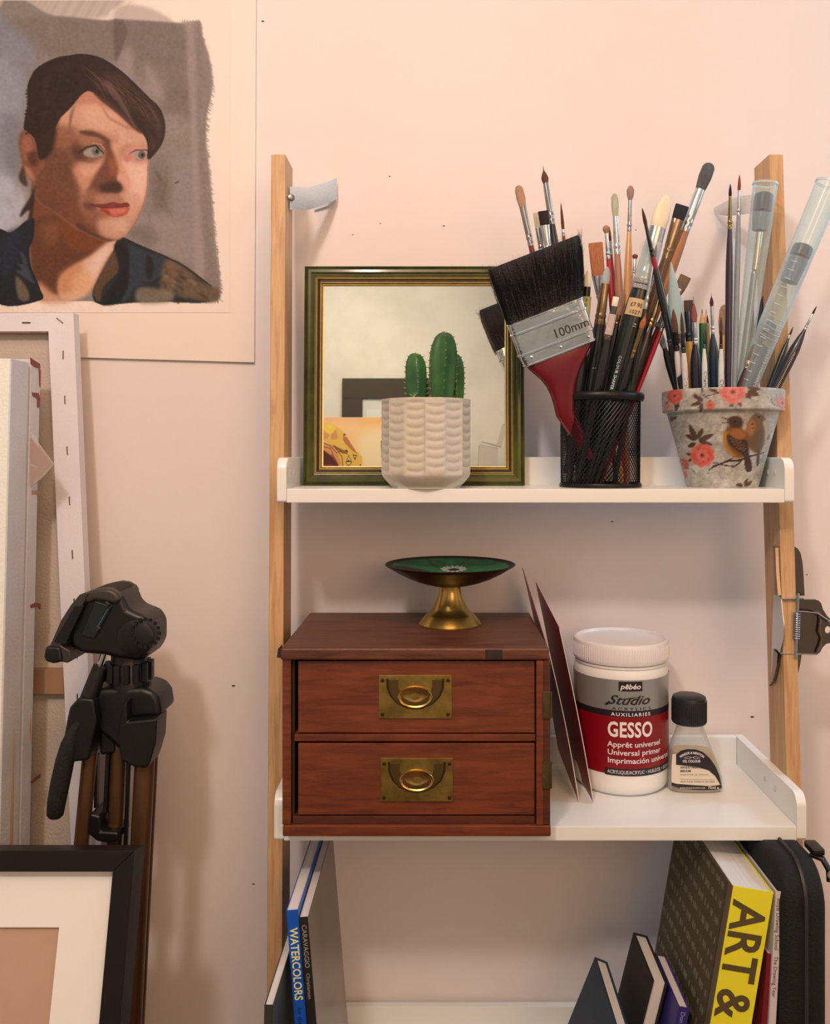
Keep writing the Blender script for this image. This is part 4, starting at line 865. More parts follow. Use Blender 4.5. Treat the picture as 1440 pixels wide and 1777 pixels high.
b = B1('shaper with grey chisel tip and ribbed brass ferrule', (1054, 463), (1023, 685), 'chisel', 15, 30, 101, 19, 21, (170, 166, 158), (160, 124, 84), BLK, Yt=.91, YE=.93, gloss=True)
along(b, 175*b[5], .0042, '2   ', goldk, b[8]); 
c = B1('shaper with small square cream tip and pinkish taped ferrule', (1069, 515), (1034, 685), 'block', 11, 17, 76, 13, 17, (244, 222, 182), (130, 110, 90), BLK, Yt=.885, YE=.925, gloss=True)
k = c[5]; band(c, 30*k, 66*k, 6.9*k, 7*k, M('pink_tape', (226, 186, 164), .6, noise=.2, nscale=300), 'tape_label', c[9])
B1('brush with matted tan bristles behind the small square tip', (1081, 507), (1046, 685), 'filbert', 14, 40, 56, 9, 14, (176, 130, 104), BRASS, BLK, Yt=.915, YE=.945)
g = B1('large shaper with broad cream tip and paper price label', (1157, 338), (1062, 685), 'chisel', 30, 58, 160, 33, 38, (250, 220, 176), (206, 198, 180), (26, 36, 34), Yt=.90, YE=.93, gloss=True)
k = g[5]
for q in (150, 160): band(g, q*k, (q+8)*k, 17.4*k, 18*k, M('crimped_silver', (216, 196, 176), .3, 1., bump=1, bscale=900), 'collar_band', g[9], -1.55, 1.55)
band(g, 84*k, 150*k, 15.6*k, 17.2*k, M('clear_sleeve', (230, 225, 205), .12, trans=.55), 'clear_sleeve', g[9], -3.1, 3.1)
lb = band(g, 186*k, 216*k, 19.2*k, 19.9*k, M('buff_label', (218, 176, 124), .6), 'price_label', g[8], -1.15, .95)
A_, d_, X_, Y_ = g[1:5]
def lab(u, v, R=.0123): return lambda x, y: A_+d_*(v*k-y)+X_*(R*math.sin((u*k+x)/R))-Y_*(R*math.cos((u*k+x)/R)+.0001)
obj('lettering', text_mb('\u00a37.95', .0058, lab(-15, 200)), ink, lb); obj('lettering', text_mb('1027', .0058, lab(-14, 213)), ink, lb)
along(g, 288*k, .0047, 'COLOUR SHAPER', wht, g[8], R=19.2*k, side=-.35); along(g, 236*k, .005, '16', wht, g[8], R=19.6*k, side=-.1, up=True)
B1('flat black brush with bronze ferrule left of the grey mop', (1184, 356), (1079, 685), 'flat', 24, 27, 98, 14, 20, (42, 38, 40), (168, 136, 104), (120, 84, 60), Yt=.935, YE=.95)
m_ = B1('tallest brush, a mop with dark grey bristles and orange-brown wooden handle', (1232, 284), (1079, 685), 'mop', 23, 50, 128, 18, 24, (104, 98, 94), CHR, (186, 116, 74), Yt=.95, YE=.955)
B1('small front brush with orange tip and slim brass ferrule', (1122, 541), (1075, 685), 'pointed', 11, 30, 84, 7, 12, (206, 112, 64), BRASS, BLK, Yt=.885, YE=.91)
B1('thick black handled brush with brass ferrule, far right', (1150, 500), (1087, 685), 'round', 9, 22, 70, 13, 24, (120, 84, 60), BRASS, BLK, Yt=.905, YE=.925)
B1('brush with bright cherry red handle, rightmost in front', (1163, 535), (1103, 685), 'round', 8, 20, 44, 7, 9, (150, 110, 80), STEEL, (168, 20, 38), Yt=.91, YE=.935)
B1('brush with dull maroon handle beside the cherry red one', (1156, 530), (1097, 685), 'round', 8, 20, 40, 8, 11, (120, 90, 70), STEEL, (104, 28, 40), Yt=.92, YE=.945)
B1('brown fan brush peeping out right of the cup group', (1190, 479), (1090, 685), 'flat', 20, 26, 46, 9, 12, (140, 104, 78), STEEL, DK, Yt=.945, YE=.96)
B1('slim brush with chrome ferrule and black handle beside the price label', (1139, 425), (1093, 685), 'round', 7, 30, 112, 8, 13, (150, 120, 96), CHR, BLK, Yt=.892, YE=.92)
for i, (x, xx, y_) in enumerate(((1005, 988, .925), (1040, 1012, .94), (1090, 1050, .945))):
    B1(['black handle between decorating brush and gold taped shaper', 'black handle between the grey and the square tipped shapers', 'black handle hidden behind the big price labelled shaper'][i], (x, 560), (xx, 685), 'round', 9, 20, 40, 9, 20, (120, 90, 70), STEEL, BLK, Yt=y_-.005, YE=y_)

# the big decorating brush
by = .890; kb = by/F; o_b = P(945, 541, by); ax = Vector((-.36, -.2, .93)).normalized(); ux = Vector((.93, 0, .36)).normalized(); nx = ux.cross(ax).normalized()
if nx.y > 0: nx = -nx
bb = thing('decorating_brush', 'big flat decorating brush with black bristles, chrome ferrule and dark red handle', 'paintbrush', P(1000, 830, .93), G1)
def BP(u, a, n=0):
    return o_b+ux*u*kb+ax*a*kb+nx*n*kb
def slab_ring(a, hw, ht, du=0, n=28, sup=5):
    return [BP(du+hw*math.copysign(abs(math.cos(t))**(2/sup), math.cos(t)), a, ht*math.copysign(abs(math.sin(t))**(2/sup), math.sin(t))) for t in [2*math.pi*(i+.5)/n for i in range(n)]]
bk = M('black_bristle', (7, 9, 10), .4, noise=.3, nscale=300, stretch=(1, 1, 1), bump=.8, bscale=700)
bh = obj('bristles', MB().loft([slab_ring(0, 69, 12), slab_ring(30, 74, 15, 4), slab_ring(70, 80, 14, 10), slab_ring(96, 83, 10, 14), slab_ring(102, 82, 7, 15)]), bk, bb, smooth=50)
mb = MB(); rr = random.Random(5)
for i in range(1500):
    u = rr.uniform(-1, 1); f = rr.random(); n0 = (12+3*f)*(1 if rr.random() < .8 else -1); sp = rr.uniform(-3, 3)
    if rr.random() < .25: u = math.copysign(1, u)*rr.uniform(.96, 1.03); n0 *= rr.random()
    a0 = rr.uniform(0, 70); a1 = min(a0+rr.uniform(25, 55), 106+rr.uniform(-3, 5)); w0 = 69+(a0/103)*14; w1 = 69+(a1/103)*14
    hn = lambda a: 12+3.2*math.sin(min(1, a/50)*1.57)-(max(0, a-60)/45)*6
    mb.tube([BP(u*w0+a0*.145, a0, (hn(a0)+.3)*(1 if n0 > 0 else -1)), BP(u*(w0+w1)/2+sp*.4+(a0+a1)*.0725, (a0+a1)/2, (hn((a0+a1)/2)+rr.uniform(.3, 1.3))*(1 if n0 > 0 else -1)), BP(u*w1+sp+a1*.145, a1, (hn(a1)+rr.uniform(.2, 1.4))*(1 if n0 > 0 else -1))], [.00013, .00013, .00004], 3)
obj('hairs', mb, M('bristle_hair', (18, 19, 20), .3, spec=.8), bh, kind='stuff')
mb = MB()
for i in range(26):
    a0 = rr.uniform(55, 100); s_ = 1 if rr.random() < .8 else -1; w0 = 69+(a0/103)*14
    mb.tube([BP(s_*w0*.98+a0*.145, a0, 4), BP(s_*(w0+rr.uniform(2, 6))+a0*.15, a0+rr.uniform(4, 10), 4), BP(s_*(w0+rr.uniform(4, 14))+a0*.17, a0+rr.uniform(8, 22), 4)], [.00014, .0001, .00004], 3)
obj('stray_hairs', mb, bk, bh, kind='stuff')
fb = M('polished_tin', (240, 230, 216), .12, 1., bump=.6, bscale=22)
for nd in fb.node_tree.nodes:
    if nd.type == 'BUMP': nd.inputs['Distance'].default_value = .004
R = []
for a, e in ((2, 0), (1, 1.2), (-1, 1.2), (-2, 0), (-16, .0), (-17, 1.4), (-20, 1.4), (-21, 0), (-54, 0), (-55, 1.3), (-58, 1.3), (-59, 0), (-74, 0), (-75, 1.0), (-77, 1.0), (-78, 0)): R.append(slab_ring(a, 69+e+max(0, -(a+60))*-.15, 12.5+e))
fe = obj('ferrule', MB().loft(R), fb, bb, smooth=40)
obj('size_mark', text_mb('100mm', 22*kb, lambda x, y: BP(-2+x/kb, -49+y/kb, 13.2)), M('stamped_mark', (70, 60, 54), .4, .6), fe)
for u, a in ((4, -66), (-50, -64), (56, -67)): obj('rivet', MB().lathe([(2.6*kb, 0), (2.2*kb, 1.2*kb), (.3*kb, 1.6*kb)], BP(u, a, 12.6), nx, 12), fb, fe)
hE = Vector((CUP.x-.012, .925, Z1+.03)); R = []
for a, hw, ht in ((-70, 64, 11), (-80, 62, 12), (-92, 53, 13), (-108, 40, 13), (-124, 30, 12), (-140, 24, 11), (-158, 20, 11), (-180, 17, 10)): R.append(slab_ring(a, hw, ht, du=((a+80)*.25 if a < -80 else 0), sup=2.6))
last = sum(R[-1], Vector())/28
for f, hw in ((.4, 14), (.8, 10), (1, 7)): R.append([last.lerp(hE, f)+(p-last)*hw/17 for p in R[-1 if False else 7]])
hdl = obj('handle', MB().loft(R), M('maroon_lacquer', (116, 22, 32), .25, coat=.5), bb, smooth=50)

# brushes in the floral pot
q = B2('thin long black brush with red band leaning left', (1114, 361), (1184, 675), 'round', 7, 30, 86, 8, 14, (84, 50, 38), (90, 80, 70), BLK, Yt=.885, YE=.93)
k = q[5]; band(q, 86*k, 116*k, 4.3*k, 5.6*k, M('red_band', (150, 24, 44), .35), 'red_band', q[8], -3.1, 3.1)
B2('large pale blue-grey silicone blade shaped like a leaf', (1164, 455), (1186, 675), 'leaf', 30, 125, 150, 14, 14, (178, 190, 176), STEEL, (150, 150, 140), Yt=.90, YE=.94, gloss=True)
B2('flat brush with dark bristles, slate ferrule and yellow handle', (1194, 521), (1197, 675), 'flat', 16, 20, 72, 12, 15, (88, 66, 58), (76, 80, 84), (236, 172, 76), Yt=.92, YE=.935)
B2('brush with red stained tip, silver ferrule and navy handle', (1203, 514), (1209, 675), 'pointed', 11, 46, 84, 9, 20, (166, 96, 78), CHR, (34, 30, 42), Yt=.90, YE=.92)
for lbl, x, x2, tc in (('left one of two green pencils', 1218, 1219, (110, 110, 50)), ('right one of two green pencils', 1225, 1227, (160, 70, 40))):
    brush('pencil', lbl+', sharpened, standing in the floral pot', (x, 536), (x2, 675), POT, 'pencil', 11, 25, 25, 8, 8, tc, (230, 170, 116), (30, 110, 60), Yt=.93+.01*(x > 1220), YE=.94, cat='pencil', grp='green pencils in the floral pot')
B2('very thin brush with ochre handle just right of the green pencils', (1227, 547), (1233, 675), 'round', 4, 14, 20, 4, 7, (70, 46, 36), STEEL, (150, 120, 56), Yt=.93, YE=.945)
w1 = B2('short white handled brush standing in front of the green pencils', (1221, 562), (1223, 675), 'round', 5, 18, 44, 5, 10, (90, 100, 80), (110, 116, 110), (246, 232, 208), Yt=.885, YE=.90)
B2('brush with dark red pointed tip and bulbous navy-green handle', (1234, 508), (1240, 675), 'pointed', 7, 24, 72, 6, 19, (90, 40, 36), CHR, (22, 44, 52), Yt=.905, YE=.93)
B2('filbert brush with wide rounded tan bristles and natural wood handle', (1258, 529), (1249, 675), 'filbert', 20, 50, 52, 9, 14, (198, 148, 114), BRASS, (226, 176, 108), Yt=.95, YE=.955)
w2 = B2('white handled brush just left of tall purple one', (1251, 550), (1251, 675), 'round', 6, 26, 56, 6, 10, (110, 70, 50), (120, 70, 54), (246, 230, 206), Yt=.89, YE=.905)
B2('tall brush with black tip, bronze ferrule and long dark purple handle', (1267, 319), (1263, 675), 'round', 6, 22, 79, 8, 13, (50, 30, 28), (160, 130, 76), (50, 40, 54), Yt=.90, YE=.915)
B2('tall brush with rust red tip and silver-grey handle', (1283, 303), (1274, 675), 'round', 6, 28, 72, 7, 10, (158, 72, 48), CHR, (148, 152, 150), Yt=.905, YE=.925)
w3 = B2('white handled brush with thick brown bristles of the pot', (1168, 536), (1180, 675), 'round', 12, 42, 77, 8, 11, (128, 80, 54), (90, 84, 80), (246, 222, 204), Yt=.885, YE=.905)
w4 = B2('leftmost white handled brush but one, narrow dark bristles', (1182, 541), (1190, 675), 'round', 7, 40, 73, 8, 11, (100, 62, 44), (90, 84, 80), (246, 222, 204), Yt=.887, YE=.91)
for w, s in ((w1, 82), (w2, 108), (w3, 118), (w4, 114)): along(w, s*w[5], .0052, "C'Harme", ink, w[8], R=5*w[5], side=.0)
B2('black brush with pale wedge tip at the far left', (1137, 556), (1176, 675), 'chisel', 12, 44, 52, 8, 17, (176, 184, 176), CHR, (24, 28, 30), Yt=.925, YE=.94, gloss=True)
B2('dark brush with fine ticks, left of the white handles', (1153, 545), (1176, 675), 'round', 7, 14, 60, 8, 10, (40, 40, 44), (110, 110, 112), BLK, Yt=.895, YE=.925)
e = B2('upturned navy handle with pointed end between the two clear sleeves', (1306, 524), (1294, 675), 'leaf', 17, 90, 96, 12, 12, (30, 32, 50), STEEL, (40, 30, 40), Yt=.925, YE=.935, gloss=True)
B2('upturned navy handle behind the graduated sleeve', (1323, 514), (1303, 675), 'leaf', 19, 84, 90, 12, 12, (36, 48, 62), STEEL, (30, 44, 50), Yt=.95, YE=.955, gloss=True)
B2('brush with bent grey bristles, short pale ferrule and purple handle', (1309, 598), (1283, 675), 'flat', 16, 30, 44, 10, 13, (134, 122, 108), (216, 180, 150), (62, 34, 48), Yt=.915, YE=.93, bend=6)
r_ = B2('rightmost brush, fine tip, navy handle with gold script', (1417, 531), (1344, 675), 'round', 4, 16, 46, 6, 19, (50, 36, 30), CHR, (34, 38, 54), Yt=.90, YE=.925)
mb = MB(); A_, d_, X_, Y_ = r_[1:5]; k = r_[5]
for i in range(26):
    s0 = (88+i*3.1)*k; h_ = rr.uniform(2, 4.5)*k
    mb.tube([A_+d_*s0-X_*h_*.5-Y_*8.8*k, A_+d_*(s0+2.2*k)+X_*h_*.4-Y_*8.8*k], .0005, 5)
obj('gold_script', mb, goldk, r_[8], kind='stuff')
B2('thin brush with brown tip and dark green handle', (1376, 567), (1334, 675), 'round', 4, 16, 24, 4, 12, (110, 60, 40), STEEL, (24, 44, 40), Yt=.93, YE=.94)

# clear sleeves with brushes inside
def sleeve(label, t0, b0, r0, r1, Yt, YE, bits, cat='brush sleeve'):
    A = P(*t0, Yt); E = P(*b0, YE); d = (E-A).normalized(); L = (E-A).length; k = Yt/F
    root = thing('clear_sleeve', label, cat, E, 'clear plastic sleeves in the floral pot')
    cm = M('frosted_plastic', (236, 228, 212), .2, trans=.9)
    mb = MB(); n = 40; s = MB()
    s.lathe([(r0*k, 0), (r1*k, L), (r1*k-.0004, L), (r0*k-.0006, .0)], A, d, n, cap=False); obj('tube_wall', s, cm, root, smooth=60)
    obj('tube_lip', MB().lathe([(r0*k-.0005, -.0006), (r0*k+.0004, -.0006), (r0*k+.0004, .002), (r0*k-.0005, .002)], A, d, n, cap=False), M('frosted_rim', (215, 220, 205), .3, trans=.4), root)
    for nm, s0, s1, ra, rb, c, me in bits:
        f = lambda s_: A+d*(s_*k)
        obj(nm, MB().lathe([(ra*k*.6, s0*k), (ra*k*.93, (s0+3)*k), (ra*k, (s0+7)*k), (rb*k, (s1-1)*k), (rb*k*.8, s1*k)], A, d, 24), M('inner_%d_%d_%d' % tuple(c), c, .4 if not me else .2, me, noise=.15, nscale=30), root)
    return root, A, d, k, L
t1 = sleeve('tall clear plastic sleeve holding a dark blue tipped brush, in front of the right post', (1328, 318), (1273, 760), 21, 10, .91, .93,
       [('brush_head', 16, 48, 16, 16, (36, 52, 70), 0), ('brush_collar', 48, 82, 15.5, 13, (128, 132, 136), 0), ('metal_rod', 78, 150, 6.5, 5.5, (240, 205, 170), .9), ('brush_handle', 150, 400, 5.5, 7, (168, 160, 148), .4)])
t2 = sleeve('longer graduated clear sleeve leaning far right with white tick marks', (1440, 318), (1262, 745), 24, 19, .905, .93,
       [('brush_head', 112, 134, 17.5, 17.5, (44, 66, 84), 0), ('brush_collar', 134, 182, 17, 15, (112, 118, 132), 0), ('inner_cap', 256, 276, 10, 10, (104, 112, 120), 0), ('brush_handle', 298, 430, 12, 14, (92, 98, 108), 0)])
root, A_, d_, k, L = t2; X_ = d_.cross(Vector((0, 1, 0))).normalized(); X_ = X_ if X_.x > 0 else -X_; Y_ = -X_.cross(d_).normalized(); Y_ = Y_ if Y_.y > 0 else -Y_
mb = MB()
for i in range(16):
    s0 = (150+i*15.5)*k; R_ = (23.6-5*(150+i*15.5)/450)*k+.0002
    f = lambda a: A_+d_*(s0+a*1.5*k)+X_*(R_*math.sin(a))-Y_*(R_*math.cos(a))
    mb.tube([f(-.75), f(-.5), f(-.25)], .0003, 4)
obj('graduations', mb, wht, root)
mb = MB()
for i in range(5):
    s0 = (252+i*9)*k; R_ = 20.6*k+.0002; mb.tube([A_+d_*(s0-(a-.3)**2*4*k)+X_*(R_*math.sin(a))-Y_*(R_*math.cos(a)) for a in [-.9+.2*j for j in range(12)]], .00035, 4)
obj('ridges', mb, M('frosted_rim', None), root)
def fn(x, y): s_ = 305*k+x; R_ = 20.1*k+.0003; a = .35-(-(y)/R_); return A_+d_*s_+X_*(R_*math.sin(a))-Y_*(R_*math.cos(a))
obj('lettering', text_mb('N LEYBOND MADE IN ENGLAND', .0052, fn, sx=.95, res=1), wht, root)
# ------------------------------------------------------------------ mahogany two-drawer box on the middle tray
BX = Vector((P(490, 0, .834).x, .834, Z2)); bw, bd, bh_ = .2590, .186, .1822; pxm = .834/F
mah = M('mahogany', (128, 58, 28), .36, wood=True, stretch=(3, 14, 26), nscale=6, c2=(96, 40, 20), bump=.1, bscale=60, coat=.25)
mahd = M('mahogany_dark', (92, 40, 22), .42, wood=True, stretch=(3, 14, 26), nscale=6, c2=(70, 32, 20), bump=.15, bscale=60)
maht = M('mahogany_top', (112, 60, 38), .42, wood=True, stretch=(3, 18, 20), nscale=5, c2=(80, 40, 26), bump=.15, bscale=50)
brass = M('aged_brass', (186, 142, 66), .34, .9, noise=.4, nscale=60, bump=.1, bscale=200); dbrass = M('tarnished_brass', (74, 54, 30), .4, .7)
ch = thing('drawer_box', 'small mahogany box with two drawers and sunken brass handles, on the middle tray', 'drawers', BX+Vector((bw/2, bd/2, 0)))
def bxz(y): return BX.z+(1452.5-y)*pxm
def bxx(x): return BX.x+(x-490)*pxm
def part(nm, x0, x1, y0, y1, dy0, dy1, m, par=ch, bev=.0008): return obj(nm, MB().box(bxx(x0), bxx(x1), BX.y+dy0, BX.y+dy1, bxz(y1), bxz(y0)), m, par, bevel=bev)
part('base_plate', 490, 956, 1433, 1452.5, 0, bd, mah, bev=.0015)
part('ledge', 506, 929, 1420, 1433, .004, .02, mahd)
tp = obj('top_plate', MB().box(bxx(486.5), bxx(953), BX.y-.001, BX.y+bd, bxz(1146), BX.z+bh_), maht, ch, bevel=.0022, seg=3)
obj('worn_patch', MB().box(bxx(842), bxx(872), BX.y-.0013, BX.y+.004, bxz(1144), bxz(1127)), M('scorched_wood', (50, 30, 22), .7, noise=.5, nscale=90), tp, bevel=.0006)
part('side_board', 489, 504, 1146, 1433, .002, bd-.002, mah); part('side_board', 943, 955, 1146, 1433, .004, bd-.002, mah)
part('inner_stile', 504, 509, 1146, 1433, .008, bd-.004, M('gap_dark', (40, 22, 16), .7)); part('back_board', 504, 943, 1146, 1433, bd-.01, bd-.002, mahd)  # first strip has the shade of the gap beside the drawers as its colour
part('locking_bar', 930.5, 943.5, 1147, 1433, .0005, .012, mah); part('corner_post', 943.5, 955, 1146.5, 1432, .001, .012, mahd)
part('drawer_rail', 509, 930, 1277, 1289.5, .0045, bd-.012, mah)
for k_, (y0, y1, hx0, hx1, hy0, hy1) in enumerate(((1149, 1276, 656.5, 784, 1173.5, 1249.5), (1292.5, 1419, 660, 786, 1318.5, 1394))):
    dr = part('drawer', 515.5, 929, y0+.8, y1-.8, .005, bd-.014, mah, bev=.001)
    yy = BX.y+.005; hp2 = obj('handle_plate', MB().box(bxx(hx0), bxx(hx1), yy-.0016, yy+.001, bxz(hy1), bxz(hy0)), brass, dr, bevel=.0006)
for k_, (hx0, hx1, hy0, hy1) in enumerate(((656.5, 784, 1173.5, 1249.5), (660, 786, 1318.5, 1394))):
    dr = [o for o in ch.children if o.name.startswith('drawer') and not o.name.startswith('drawer_')][k_]
    cx = bxx((hx0+hx1)/2); cz = bxz(hy0); yy = BX.y+.005-.0016; w = pxm
    U = [(-47, -7), (-46, -24), (-40, -38), (-28, -50), (-12, -57), (0, -58.5), (12, -57), (28, -50), (40, -38), (46, -24), (47, -7), (30, -7), (30, -19), (26, -30), (18, -40), (8, -45), (0, -46), (-8, -45), (-18, -40), (-26, -30), (-30, -19), (-30, -7)]
    obj('handle_recess', MB().prism([(cx+a*1.08*w, yy-.0003, cz+(b*1.04+1)*w) for a, b in U], (0, .0012, 0)), dbrass, dr)
    obj('pull', MB().prism([(cx+a*w, yy-.0016, cz+b*w) for a, b in U], (0, .0015, 0)), M('pull_brass', (120, 88, 46), .32, .85), dr, bevel=.0005)
    n = 40; R = []
    for s, h in ((1, .0008), (1.0, -.0012), (.93, -.0022), (.86, -.0018), (.8, -.0010), (.55, -.0002), (.3, .0004), (.02, .0006)):
        R.append([(cx+31*s*w*math.cos(2*math.pi*i/n), yy+h-.0004, cz+(-37.5+19*s*math.sin(2*math.pi*i/n))*w) for i in range(n)])
    obj('pull_bowl', MB().loft(R), M('polished_brass', (224, 166, 84), .26, .95, noise=.35, nscale=90), dr, smooth=60)
    for sx in (-57, 57):
        for sz in (-9, -68):
            obj('screw', MB().lathe([(3.6*w, .0002), (3.4*w, -.0006), (2.2*w, -.0009), (.3*w, -.0008)], (cx+sx*w, yy, cz+sz*w), (0, 1, 0), 16), dbrass, dr)
hin = M('old_hinge', (112, 84, 50), .45, .7, noise=.4, nscale=90)
for y in (1200, 1322):
    h = part('hinge', 941, 955.5, y, y+47, -.0006, .002, hin, bev=.0004); obj('hinge_pin', MB().tube([(bxx(955.8), BX.y-.0002, bxz(y+46)), (bxx(955.8), BX.y-.0002, bxz(y+1))], .0013, 10), hin, ch)
obj('corner_tab', MB().prism([(bxx(486.5), BX.y+.004, bxz(1122)), (bxx(481), BX.y+.004, bxz(1128)), (bxx(479), BX.y+.004, bxz(1143)), (bxx(486.5), BX.y+.004, bxz(1144))], (0, .006, 0)), M('black_tab', (40, 30, 36), .6), ch)

# ------------------------------------------------------------------ footed brass dish on the box
dc = Vector(((781-VX)*.952/F, .952, BX.z+bh_)); kd = .952/F
dish = thing('footed_dish', 'footed brass dish with green enamelled bowl and a white daisy, on the mahogany box', 'dish', dc)
obj('foot', MB().lathe([(.0338, 0), (.0342, .0008), (.0325, .0030), (.0290, .0078), (.0265, .0105), (.0258, .0112), (.0238, .0120), (.0190, .0180), (.0150, .0260), (.0125, .0330), (.0118, .040), (.0125, .0440)], dc, n=64), M('dish_brass', (206, 158, 76), .25, .95, noise=.18, nscale=30), dish, smooth=30)
rimr = 113*kd; rz = .0660; pr = [(.010, .0420), (.022, .0433), (.034, .0465), (.046, .0510), (.058, .0570), (.067, .0626), (rimr-.0005, rz-.001), (rimr, rz), (rimr-.001, rz+.0004)]
obj('bowl', MB().lathe(pr+[(rimr-.0018, rz-.0006)], dc, n=96, cap=False), M('dark_bronze', (66, 38, 24), .4, .75), dish, smooth=60)
im = dish_print(); mb = MB(); cc = []; R = []; NN = 160
for j in range(60):
    f = .01+.99*j/59; r = (rimr-.0022)*f; z = .0572+(rz-.0577)*f**2; rg = []
    for i in range(NN):
        a = 2*math.pi*i/NN; rg.append(dc+Vector((r*math.cos(a), r*math.sin(a), z))); cc.append(im[int(np.clip(100-100*f*math.sin(a), 0, 199)), int(np.clip(100+100*f*math.cos(a), 0, 199))])
    R.append(rg)
mb.loft(R, cap=False); mb.f.append(tuple(range(NN)))
obj('enamel', mb, M('enamel', None, .45, vcol=True, spec=.15), dish, smooth=70, cols=Darr(np.array(cc, float)))

# ------------------------------------------------------------------ folded card leaning on the box
cd = thing('folded_card', 'dark red folded card standing open against the right side of the mahogany box', 'card', P(1010, 1390, .92))
cm = M('dark_red_card', (150, 46, 38), .5, noise=.25, nscale=14, coat=.2); ce = M('card_edge', (226, 196, 172), .8)
def leafp(tb, tf, bf, bb_, nm, bow=.0):
    n = 12; A = []; 
    for i in range(n+1):
        t = i/n; s = bow*math.sin(math.pi*t)
        A.append([Vector(tb).lerp(Vector(bb_), t)+Vector((s, 0, 0)), Vector(tf).lerp(Vector(bf), t)+Vector((s, 0, 0))])
    mb = MB(); th_ = Vector((.0006, 0, 0)); mb.loft([[a, b, b+th_, a+th_] for a, b in A]); o = obj(nm, mb, cm, cd, smooth=50)
    mb = MB(); d_ = Vector((-.0001, -.0007, 0)); d2 = Vector((.0008, -.0007, 0)); mb.loft([[b+Vector((-.0001, 0, 0)), b+d_, b+d2, b+Vector((.0008, 0, 0))] for a, b in A]); obj('cut_edge', mb, ce, o)
leafp(P(906, 985, 1.018), P(952, 1132, .922), P(1004, 1392, .916), P(968, 1300, 1.018), 'front_leaf', .002)
leafp(P(929, 1010, 1.012), P(970, 1090, .918), P(1029, 1392.5, .914), P(985, 1310, 1.018), 'back_leaf', .0015)

# ------------------------------------------------------------------ tub of gesso
JC = Vector(((1076.5-VX)*.9795/F, .9785, Z2)); JR = .0528
jd = Vector((-JC.x, -JC.y, 0)).normalized(); jx = Vector((-jd.y, jd.x, 0)); jx = jx if jx.x > 0 else -jx
jar = thing('gesso_tub', 'white plastic tub with red and silver printed label, standing right of the red card', 'jar', JC)
tubm = M('white_plastic', (252, 232, 208), .35, spec=.5)
obj('tub_body', MB().lathe([(.040, 0), (.0475, .0012), (.0512, .005), (.0524, .010), (JR-.0004, .014), (JR-.0004, .128), (.0518, .1325), (.0500, .136), (.0492, .139), (.0492, .142)], JC, n=96), tubm, jar, smooth=50)
obj('neck_bead', MB().lathe([(.049, .1365), (.0512, .1370), (.0512, .1395), (.049, .140)], JC, n=80, cap=False), M('clear_bead', (250, 232, 212), .2), jar)
lid = []
for r, z in ((.0500, .1405), (.0524, .1408), (.0531, .1425), (.0531, .1600), (.0522, .1622), (.0500, .1630), (.0490, .1618), (.0480, .1600), (.0020, .1600)): lid.append((r, z))
obj('lid', MB().lathe(lid, JC, n=120), M('lid_plastic', (248, 226, 206), .3), jar, smooth=40)
mb = MB()
for i in range(110): a = 2*math.pi*i/110; c = JC+Vector((math.cos(a), math.sin(a), 0))*.0531; mb.tube([c+Vector((0, 0, .1440)), c+Vector((0, 0, .1585))], .00045, 4)
obj('lid_ribs', mb, M('lid_plastic', None), jar, kind='stuff')
def jz(y): return H-(y-VY)*(.928/F)-.0018       # height of a printed line seen at picture row y
def jw(a, z, e=.0002): return JC+jd*((JR+e)*math.cos(a))+jx*((JR+e)*math.sin(a))+Vector((0, 0, z-Z2))
def jband(nm, y0, y1, m, a0=-math.pi, a1=math.pi, e=.0001, n=96):
    mb = MB(); z0, z1 = jz(y1), jz(y0); r0 = [jw(a0+(a1-a0)*i/n, z0, e) for i in range(n+1)]; r1 = [jw(a0+(a1-a0)*i/n, z1, e) for i in range(n+1)]
    mb.add(r0+r1, [(i, i+1, n+2+i, n+1+i) for i in range(n)]); return obj(nm, mb, m, jar, smooth=60)
silver = M('silver_foil', (176, 166, 150), .32, .55); redl = M('label_red', (140, 8, 22), .35); blk2 = M('label_black', (34, 26, 28), .4)
jband('label_silver_band', 1177, 1230, silver); jband('label_black_band', 1230, 1241, blk2); lr = jband('label_red_band', 1241, 1341, redl)
jband('label_black_strip', 1330.5, 1343, blk2, -.32, 1.7, .0002, 60)
lw = M('label_white', (250, 226, 208), .5)
def ja(x): return math.asin(max(-.999, min(.999, (x-1076.5)/81.5)))
def jtext(t, x, y, hpx, m, sx=1., bold=0, shear=0, sp=1., fit=None):
    h = hpx*.928/F/.72; a0 = ja(x); s_ = [1.]
    mb0 = text_mb(t, h, lambda u, v: Vector((u, v, 0)), bold=bold*h, shear=shear, spacing=sp); wd = max(v[0] for v in mb0.v)
    if fit: sx = (ja(fit)-a0)*JR/wd
    mb0.v = [tuple(jw(a0+v[0]*sx/JR, jz(y)+v[1], .0005)) for v in mb0.v]; return obj('lettering', mb0, m, lr)
lb2 = jband('brand_box', 1179.5, 1196, blk2, ja(1073), ja(1111.5), .0003, 12)
jtext('p\u00eab\u00e9o', 1076, 1192, 9, lw, bold=.02, shear=.2, fit=1109)
jtext('Studio', 1054, 1219, 16, blk2, bold=.012, shear=.45, fit=1124)
for q in ([(1050, 1221), (1058, 1214), (1060, 1217), (1054, 1222)], [(1070, 1211), (1092, 1207), (1106, 1206), (1092, 1209.5)]):
    obj('brush_stroke', MB().prism([jw(ja(x), jz(y), .0006) for x, y in q], jd*.0001), blk2, lr)
jtext('ACRYLICS', 1062, 1229.3, 5.6, blk2, sp=1.4, fit=1125); jtext('AUXILIARIES', 1061, 1239.2, 6, lw, bold=.02, sp=1.3, fit=1124)
jtext('GESSO', 1055, 1275, 26, lw, bold=.028, sp=1.06, fit=1127.5)
